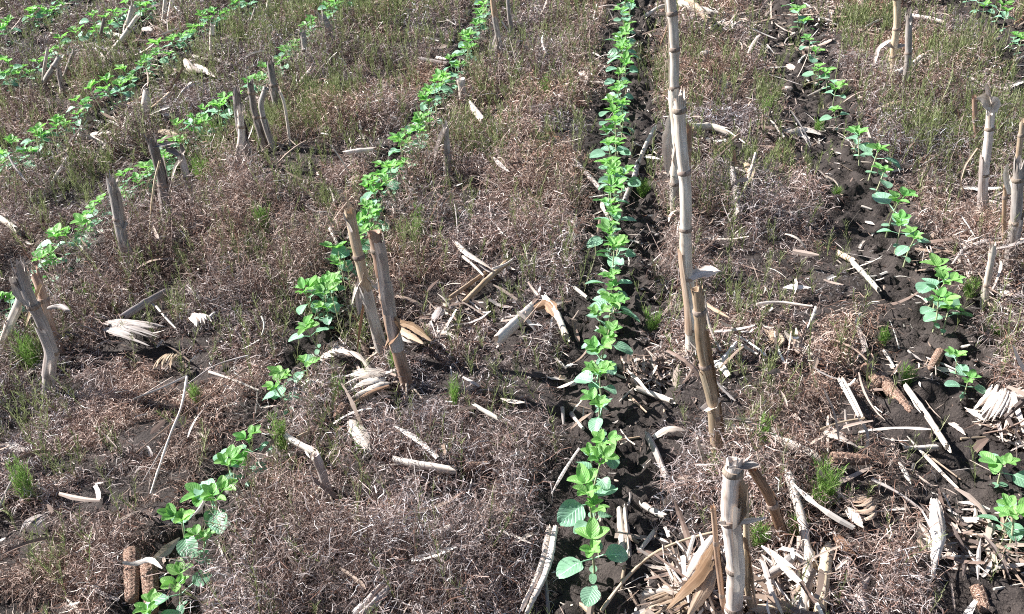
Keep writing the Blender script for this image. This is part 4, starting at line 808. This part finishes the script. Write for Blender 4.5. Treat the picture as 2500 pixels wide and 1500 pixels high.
for k, pts in ROWS.items():
    pl = [(at(x, y, CANOPY), True) for x, y in pts]
    pl.sort(key=lambda p: p[0][1]); full = []
    for i, (p, _) in enumerate(pl):                   # close up the dense far stretch
        full.append(p)
        if i + 1 < len(pl) and k not in ('R1', 'R2') and p[1] > 1.75:
            g = pl[i+1][0] - p
            if 0.05 < np.linalg.norm(g[:2]) < .2: full.append(p + g*rs.uniform(.42, .58) + np.array([rs.uniform(-.012, .012), 0, 0]))
    n = len(full); far = 0
    for i, p in enumerate(full):
        tiny = (k == 'R0' and i == 0)
        var = TINY if tiny else VAR[(cnt*5 + rs.randrange(16)) % 16]; cnt += 1
        x, y = p[0], p[1]; z = H(x, y)
        sc = rs.uniform(.82, 1.15)*(1.2 if k == 'R1' and y < 2.6 else 1)
        if k == 'R1' and 1.55 < y < 1.75: sc *= .7
        e = bpy.data.objects.new('soybean_plant', None); C.objects.link(e); e.location = (x, y, z); e.empty_display_size = .02
        e.rotation_euler = (rs.uniform(-.16, .16), rs.uniform(-.16, .16), rs.uniform(0, 6.28)); e.scale = (sc, sc, sc*rs.uniform(.8, 1.05)*(.85 if k == 'R1' else 1))
        for nm, me in var: put(nm, me, e)
        if i < NEAR[k]:
            what = 'tiny one-leaved soybean seedling, ' if tiny else 'leafy soybean seedling, '
            lab = what + (ORD[i] + ' from the near end of ' + ROWNAME[k]); g = 'soybean seedlings in ' + ROWNAME[k]
        else:
            S = STRETCH[k]; q = min(len(S)-1, int((i - NEAR[k])/max(1, n - NEAR[k])*len(S)))
            lab = 'soybean seedling in ' + ROWNAME[k] + ' ' + S[q]; g = 'soybean seedlings in ' + ROWNAME[k] + ' ' + S[q]
        tag(e, lab[:160], 'soybean plant', g); KEEP.append((x, y, .022)); KEEP.append((x - fwd[0]*.03, y - fwd[1]*.03, .022))

# ------------------------------------------------------------------ fine plants: strands
KEEP = np.array(KEEP)
def kept_out(x, y, grow=1.0):
    o = np.zeros(len(x), bool)
    for a in range(0, len(KEEP), 64):
        K = KEEP[a:a+64]; o |= ((x[:, None] - K[:, 0])**2 + (y[:, None] - K[:, 1])**2 < (K[:, 2]*grow)**2).any(1)
    return o
def strands(P0, D, L, droop, w, col, nseg=3, kink=.12, tip=.35):
    """ribbons: start, direction, length, sag per length, width, colour -> V, F, col"""
    n = len(P0); t = np.linspace(0, 1, nseg + 1)[None, :, None]
    D = D/np.linalg.norm(D, axis=1, keepdims=True)
    P = P0[:, None] + D[:, None]*(L[:, None, None]*t) + np.array([0, 0, -1.])*(droop*L)[:, None, None]*t*t
    P = P + (rng.normal(0, 1, P.shape)*kink*L[:, None, None]/nseg)*(t > 0)
    S = np.cross(D, rng.normal(0, 1, (n, 3))); S /= np.linalg.norm(S, axis=1, keepdims=True) + 1e-9
    ww = (w[:, None, None]*.5*(1 - (1 - tip)*t))
    V = np.stack([P - S[:, None]*ww, P + S[:, None]*ww], 2).reshape(-1, 3)
    b = (np.arange(n)*(nseg+1)*2)[:, None] + (np.arange(nseg)*2)[None]
    F = np.stack([b, b+1, b+3, b+2], -1).reshape(-1, 4)
    return V, F, np.repeat(col, (nseg+1)*2, 0)
def cat3(lst):
    V = []; F = []; Cc = []; b = 0
    for v, f, c in lst: V.append(v); F.append(f + b); Cc.append(c); b += len(v)
    return np.concatenate(V), np.concatenate(F), np.concatenate(Cc)
DEAD = np.array([(.235,.16,.13), (.37,.28,.245), (.54,.45,.41), (.13,.08,.065), (.74,.66,.61), (.28,.215,.19), (.21,.12,.09)])
GRN = np.array([(.17,.21,.08), (.26,.31,.13), (.36,.40,.20), (.12,.14,.06), (.44,.44,.28)])
def palette(pal, n, wts, jit=.12):
    c = pal[rng.choice(len(pal), n, p=np.array(wts)/sum(wts))]
    return np.clip(c*(1 + rng.normal(0, jit, (n, 1))), .01, .9)
def horsetails(x, y, h, lean, rise, sag, blen, nodes, per, wS, wB, colS, colB, kink=.12, nseg=3):
    """x, y: feet. stems with whorls of thin branches. rise: branch pitch, sag: branch droop"""
    n = len(x); z = hgt(x, y, False); base = np.c_[x, y, z - .004]; az = rng.uniform(0, 2*np.pi, n)
    Dl = np.c_[np.cos(az)*lean, np.sin(az)*lean, np.ones(n)]; Dl /= np.linalg.norm(Dl, axis=1, keepdims=True)
    sg = lean*.55
    out = [strands(base, Dl, h, sg, wS, colS, 4, .05, .6)]
    for k in range(nodes):
        t = (.18 + .8*(k + rng.uniform(-.2, .2, n))/nodes)[:, None]
        c = base + Dl*h[:, None]*t + np.array([0, 0, -1.])*(sg*h)[:, None]*t*t
        for q in range(per):
            a = rng.uniform(0, 2*np.pi, n); r_ = rise*(1 + rng.normal(0, .35, n))
            D = np.c_[np.cos(a), np.sin(a), r_] + Dl*.35
            L = blen*rng.uniform(.5, 1.3, n)*(1.15 - .6*t[:, 0])
            out.append(strands(c, D, L, sag*(1 + rng.normal(0, .4, n)), wB*rng.uniform(.7, 1.3, n), colB(n), nseg, kink))
    return cat3(out)
def scatter(n, x0, x1, y0, y1): return rng.uniform(x0, x1, n), rng.uniform(y0, y1, n)
LEFT = lambda y: -.62 - .60*y; RIGHT = lambda y: .58 + .35*y
def inview(x, y, m=.3): return (x > LEFT(y) - m) & (x < RIGHT(y) + m)
def lump(x, y):                                       # height of the springy weed mat above the soil (m)
    a = fbm(x, y, 10, 50, 2); b = fbm(x, y, 3, 57, 2)
    return (.004 + .100*sst(.38, .60, a))*(.35 + 1.25*sst(.25, .75, b))
parts = []
for y0, y1, dens, dtan, wf in ((.55, 1.6, 3900, 42000, 1.45), (1.6, 2.6, 3400, 30000, 1.7), (2.6, 3.8, 2300, 18000, 2.1), (3.8, 5.6, 1500, 11000, 2.6)):
    ax0, ax1 = float(LEFT(y1)) - .3, float(RIGHT(y1)) + .3
    n = int(dens*(y1-y0)*(ax1-ax0)); x, y = scatter(n, ax0, ax1, y0, y1)
    m = matmask(x, y); g = pval(GREEN, x, y)
    ok = inview(x, y) & (rng.random(n) < m*(.35 + .65*sst(.36, .55, fbm(x, y, 10, 50, 2)))*(1 - .6*g)) & ~kept_out(x, y)
    x, y = x[ok], y[ok]; n = len(x); edge = matmask(x, y)
    h = (.025 + 1.05*lump(x, y))*rng.uniform(.7, 1.25, n)*(.5 + .5*edge)
    br = fbm(x, y, 4, 75)[:, None]                    # some patches redder, some greyer
    def colB(k, br=br, vv=(.30 + 1.3*fbm(x, y, 6, 83))[:, None]):
        c = palette(DEAD, k, (3, 4, 3, 3, 1.8, 3, 3)); return np.clip(c*vv*(1 + (br - .5)*np.array([[.6, .25, -.2]])), .01, .9)
    parts.append(horsetails(x, y, h, rng.uniform(.2, 1.3, n), .15, .85, .034, 4, 4, np.full(n, .0013*wf), np.full(n, .0009*wf), palette(DEAD, n, (3, 3, 1, 4, .5, 2, 4)), colB, .2))
    n = int(dtan*(y1-y0)*(ax1-ax0)); x, y = scatter(n, ax0, ax1, y0, y1); m = matmask(x, y)   # matted loose branches
    ok = inview(x, y) & (rng.random(n) < m*(.35 + .65*sst(.36, .5, fbm(x, y, 10, 50, 2)))) & ~kept_out(x, y)
    x, y, m = x[ok], y[ok], m[ok]; n = len(x); z = hgt(x, y, False) + lump(x, y)*m*rng.beta(1.6, 1.2, n)
    az = rng.uniform(0, 2*np.pi, n); D = np.c_[np.cos(az), np.sin(az), rng.normal(.25, .5, n)]
    cc = palette(DEAD, n, (3, 4, 2.5, 3, 1.2, 3, 2.5))*(1 + (fbm(x, y, 4, 75)[:, None] - .5)*np.array([[.6, .25, -.2]]))*(.30 + 1.3*fbm(x, y, 6, 83))[:, None]
    parts.append(strands(np.c_[x, y, z], D, rng.uniform(.012, .042, n), rng.uniform(.2, .9, n), .0010*wf*rng.uniform(.6, 1.3, n), np.clip(cc, .01, .9), 3, .3))
V, F, Cc = cat3(parts); print('dead strands faces', len(F))
tag(put('dead_weed_mat', fast_mesh('dead_weed_mat', V, F, M['dead'], None, Cc, False)), 'tangled mat of brown dead horsetail weeds between the crop rows', 'dead weeds', kind='stuff')
parts = []
for y0, y1, dens, wf in ((.55, 1.6, 1100, 1.25), (1.6, 2.6, 1400, 1.5), (2.6, 3.8, 2000, 1.9), (3.8, 5.6, 1500, 2.3)):
    n = int(dens*(y1-y0)*8.0); x, y = scatter(n, -4.4, 3.6, y0, y1)
    g = pval(GREEN, x, y); m = matmask(x, y); cl = sst(.45, .62, fbm(x, y, 16, 81))
    ok = inview(x, y) & (rng.random(n) < (.15 + .85*m)*(.10 + .20*cl + g*(.9 + 1.5*cl))) & ~kept_out(x, y, .9)
    x, y = x[ok], y[ok]; n = len(x)
    parts.append(horsetails(x, y, rng.uniform(.06, .12, n) + .7*lump(x, y), rng.uniform(.05, .4, n), 1.9, .10, .030, 6, 4, np.full(n, .0013*wf), np.full(n, .00085*wf), palette(GRN, n, (3, 3, 1, 3, 1)), lambda k: palette(GRN, k, (3, 3, 2, 2, 1)), .08))
V, F, Cc = cat3(parts); print('green strands faces', len(F))
tag(put('green_weed_cover', fast_mesh('green_weed_cover', V, F, M['green'], None, Cc, False)), 'thin olive green horsetail growing through the dead mat', 'weeds', kind='stuff')
# single strong green tufts
TUFTS = [(1985,1215,34,'big bright green horsetail tuft leaning right beside the ringed stalk',.11,.6), (1925,1290,16,'low green horsetail spray under the big bright tuft',.05,.9), (1838,1075,12,'upright green horsetail left of the stout white stalk',.10,.25),
 (85,890,26,'green horsetail clump behind the bright white foot at the left edge',.11,.3), (1012,590,14,'green horsetail sprig in the brown mat between left and middle rows',.10,.3), (1012,540,8,'small green sprig just behind the one between left and middle rows',.07,.3),
 (1318,235,9,'yellow green horsetail sprig left of the middle row near the top',.10,.4), (500,440,24,'green horsetail clump right of the black capped stub',.11,.4), (75,1215,22,'olive horsetail clump at the lower left',.12,.2),
 (1100,985,9,'olive sprig left of the clean white peg',.09,.25), (1556,480,14,'green tuft right of the middle row beside the grey stalk',.07,.4), (1575,800,10,'thin green sprig right of the middle row below centre',.09,.3),
 (2185,935,10,'green sprig at the head of the long pale stalk',.07,.35), (2130,840,8,'little yellow green sprig right of the shaded cobs',.06,.3), (1720,1150,8,'green sprig in front of the brown tall stub',.06,.3),
 (960,905,10,'yellow green sprig at the foot of the stub pair',.09,.2), (880,1100,8,'thin green sprig right of the white husk plate',.10,.25), (690,1105,14,'olive sprigs above the stout white stalk',.11,.2),
 (820,960,8,'green sprig behind the cob stump',.08,.3), (225,740,12,'olive sprig above the grey striped husk',.09,.4), (520,345,20,'bright green horsetail below the second row left',.10,.3),
 (1850,290,12,'green sprig right of the flat white stalk',.08,.25), (1975,330,10,'green sprig above the white leaf scraps',.07,.3), (2020,490,8,'small green sprig at the weed edge left of the right-hand row',.05,.5),
 (2340,720,12,'yellow green weed beside the short white striped stub',.06,.5), (2405,820,10,'green weed at the right edge below the pale husk',.05,.6), (480,980,8,'yellow sprig at the bend of the angle straws',.07,.3),
 (1830,1320,16,'yellow green weed inside the lower heap',.07,.5), (640,560,16,'olive clump right of the dark shredded stub',.10,.3), (1250,200,12,'green clump right of the orange brown stub',.09,.3)]
for px, py, wpx, lab, hh, ln in TUFTS:
    b = gp(px, py); r = msize(wpx, b); n = max(5, int(wpx*1.0)); a = rng.uniform(0, 6.28, n); q = np.sqrt(rng.random(n))*r*.7
    x = b[0] + np.cos(a)*q; y = b[1] + np.sin(a)*q
    V, F, Cc = horsetails(x, y, rng.uniform(.6, 1.1, n)*hh, rng.uniform(0, ln, n), 2.0, .08, .028, 7, 4, np.full(n, .0014), np.full(n, .0010),
        palette(GRN, n, (1, 3, 2, 1, 1)), lambda k: palette(np.array([(.17,.32,.06), (.22,.40,.09), (.27,.40,.12)]), k, (2, 3, 2)), .06)
    o = put('horsetail_plant', fast_mesh('horsetail_plant', V - b, F, M['green'], None, Cc, False), loc=tuple(b)); tag(o, lab, 'horsetail', 'green horsetail tufts')

# ------------------------------------------------------------------ loose crop litter and crumbs
def chips(n, x, y, z, L, w, col, az=None, pitch=.25, curve=.25, nseg=3):
    az = rng.uniform(0, 2*np.pi, n) if az is None else az; p = rng.normal(0, pitch, n)
    D = np.c_[np.cos(az)*np.cos(p), np.sin(az)*np.cos(p), np.sin(p)]; t = np.linspace(-.5, .5, nseg+1)[None, :, None]
    S = np.cross(D, [0, 0, 1.]); S /= np.linalg.norm(S, axis=1, keepdims=True); N = np.cross(S, D); rl = rng.normal(0, .6, n)[:, None]
    S2 = S*np.cos(rl) + N*np.sin(rl); N2 = N*np.cos(rl) - S*np.sin(rl)
    P = np.c_[x, y, z + np.abs(np.sin(p))*L/2][:, None] + D[:, None]*L[:, None, None]*t + N2[:, None]*(L*curve*rng.normal(0, .7, n))[:, None, None]*(.25 - t*t) + S2[:, None]*(L*.2*rng.normal(0, .7, n))[:, None, None]*(.25 - t*t)
    tt = np.linspace(0, 1, nseg+1); e0 = rng.uniform(.1, 1.0, (n, 1)); e1 = rng.uniform(.1, 1.0, (n, 1)); prof = np.minimum(1, np.minimum(e0 + tt*3.2, e1 + (1-tt)*3.2))
    ww = w[:, None, None]*.5*prof[:, :, None]*rng.uniform(.7, 1.3, (n, nseg+1, 1)); cr = N2[:, None]*ww*rng.uniform(-.7, .7, (n, 1, 1))
    V = np.stack([P - S2[:, None]*ww + cr, P, P + S2[:, None]*ww + cr], 2).reshape(-1, 3)
    b = (np.arange(n)*(nseg+1)*3)[:, None] + (np.arange(nseg)*3)[None]
    F = np.concatenate([np.stack([b, b+1, b+4, b+3], -1).reshape(-1, 4), np.stack([b+1, b+2, b+5, b+4], -1).reshape(-1, 4)])
    return V, F, np.repeat(col, (nseg+1)*3, 0)
PALE = np.array([(.58,.50,.43), (.72,.66,.60), (.40,.32,.27), (.28,.21,.165), (.19,.135,.11), (.46,.41,.38), (.11,.085,.075)])
parts = []
for N, lmin, lmax, wmin, wmax, base_p, thin_p, wts in ((46000, .006, .022, .0012, .0045, .10, .50, (2, 3, 3, 4, 4, 2, 3)), (14000, .025, .075, .0022, .0085, .10, .42, (4, 4, 4, 3, 2, 3, 1)), (5000, .03, .09, .008, .022, .03, .24, (3, 4, 4, 3, 2, 3, 0.6)), (14000, .03, .11, .0009, .0022, .12, .45, (3, 2, 3, 4, 3, 2, 2))):
    x, y = scatter(N, -4.4, 3.6, .55, 5.6); m = matmask(x, y); tp = pval(THIN, x, y)
    bare = 1 - m; pr = base_p + thin_p*tp + .10*bare*(vnoise(x*9, y*9, 5) > .45)
    ok = inview(x, y) & (rng.random(N) < pr*1.6) ; x, y, m = x[ok], y[ok], m[ok]; n = len(x)
    ontop = rng.random(n) < .5*m; z = hgt(x, y) + .002 + np.where(ontop, rng.uniform(.015, .05, n)*m, rng.uniform(0, .006, n))
    L = rng.uniform(lmin, lmax, n); w = rng.uniform(wmin, wmax, n)
    parts.append(chips(n, x, y, z, L, w, palette(PALE, n, wts)))
TRASH = wpatch([(1760,60,130,1),(1900,120,110,.9),(1700,340,90,.6),(1900,330,100,.9),(1780,420,70,.7),(1640,1330,130,.7),(1700,1450,160,1),(1900,1300,120,.9),(1900,1450,150,1),(2050,1080,110,1),(2050,1230,80,.8),(1860,850,110,.9),
 (2330,630,80,1),(2430,700,90,1),(2440,1010,70,1),(860,860,60,.9),(900,950,90,1),(1000,800,70,1),(1250,800,90,.8),(1140,650,90,.6),(330,310,130,.9),(200,340,100,.8),(180,400,90,.8),(330,130,150,.9),(420,60,100,.8),(120,230,90,.7),(480,170,70,.8),
 (1580,920,110,.8),(2250,320,80,.5),(1980,60,70,1),(330,820,110,.6),(880,1070,60,.6),(1030,1130,80,.6),(1420,60,90,.5),(90,60,150,.5),(1550,120,60,.7),(1740,880,80,.6),(1850,1050,90,.9),(2200,1150,110,.6),(1420,200,70,.5)])
N = 95000; x, y = scatter(N, -4.4, 3.6, .55, 5.6); tp = pval(TRASH, x, y)
ok = inview(x, y) & (rng.random(N) < .02 + .42*tp*sst(.3, .55, fbm(x, y, 14, 61))); x, y = x[ok], y[ok]; n = len(x); m = matmask(x, y)
big = rng.random(n) < .45; L = np.where(big, rng.uniform(.04, .14, n), rng.uniform(.012, .05, n)); w = np.where(big, rng.uniform(.003, .012, n), rng.uniform(.002, .007, n))
tone = (.55 + .9*fbm(x, y, 9, 64))[:, None]
parts.append(chips(n, x, y, hgt(x, y) + rng.uniform(.002, .022, n) + .5*lump(x, y)*m, L, w, np.clip(palette(PALE, n, (3, 2.2, 4, 4, 3, 3, 1.5))*tone, .02, .85), pitch=.35, curve=.55, nseg=6))
# a fan of straw by the far right-hand row and the heap at the lower right
for (px, py, sp, n, L0, L1) in ((1975, 50, 60, 260, .05, .14), (1700, 1440, 80, 160, .05, .14), (1900, 1440, 70, 150, .04, .12), (2300, 640, 60, 90, .04, .11), (250, 380, 60, 120, .05, .14), (330, 300, 60, 90, .05, .12), (1560, 905, 60, 110, .02, .06), (1100, 800, 80, 90, .03, .09), (2440, 1040, 50, 80, .04, .1), (400, 205, 80, 90, .04, .12), (2340, 1330, 110, 200, .02, .08)):
    b = gp(px, py); r = msize(sp, b); a = rng.uniform(0, 6.28, n); q = np.sqrt(rng.random(n))*r; x = b[0] + np.cos(a)*q; y = b[1] + np.sin(a)*q
    parts.append(chips(n, x, y, hgt(x, y) + rng.uniform(.002, .03, n), rng.uniform(L0, L1, n), rng.uniform(.002, .009, n), palette(PALE, n, (2, 1, 3, 4, 4, 3, 3)), az=rng.normal(-1.0, .9, n), curve=.4))
V, F, Cc = cat3(parts); print('litter faces', len(F))
tag(put('crop_litter', fast_mesh('crop_litter', V, F, M['litter'], None, Cc, False)), 'scattered shreds of pale leaf and straw over soil and weeds', 'crop litter', kind='stuff')
# crumbs of soil
ico = [(0,0,-1),(.72,-.53,-.45),(-.28,-.85,-.45),(-.89,0,-.45),(-.28,.85,-.45),(.72,.53,-.45),(.28,-.85,.45),(-.72,-.53,.45),(-.72,.53,.45),(.28,.85,.45),(.89,0,.45),(0,0,1)]
icf = [(0,1,2),(1,0,5),(0,2,3),(0,3,4),(0,4,5),(1,5,10),(2,1,6),(3,2,7),(4,3,8),(5,4,9),(1,10,6),(2,6,7),(3,7,8),(4,8,9),(5,9,10),(6,10,11),(7,6,11),(8,7,11),(9,8,11),(10,9,11)]
N = 130000; x, y = scatter(N, -4.0, 3.2, .55, 5.2); ok = inview(x, y) & (rng.random(N) < .08 + .9*(1 - matmask(x, y))*sst(.35, .6, fbm(x, y, 14, 33))); x, y = x[ok], y[ok]; n = len(x)
s = rng.gamma(1.5, .0019, n) + .0011; V = np.array(ico)[None]*s[:, None, None]*rng.uniform(.6, 1.3, (n, 12, 1))*np.array([1, 1, .75]) + np.c_[x, y, hgt(x, y) + s*.2][:, None]
F = (np.array(icf)[None] + (np.arange(n)*12)[:, None, None]).reshape(-1, 3)
tag(put('soil_crumbs', fast_mesh('soil_crumbs', V.reshape(-1, 3), F, M['clod'], None, None, False)), 'loose dark crumbs of soil along the crop rows', 'soil crumbs', kind='stuff')
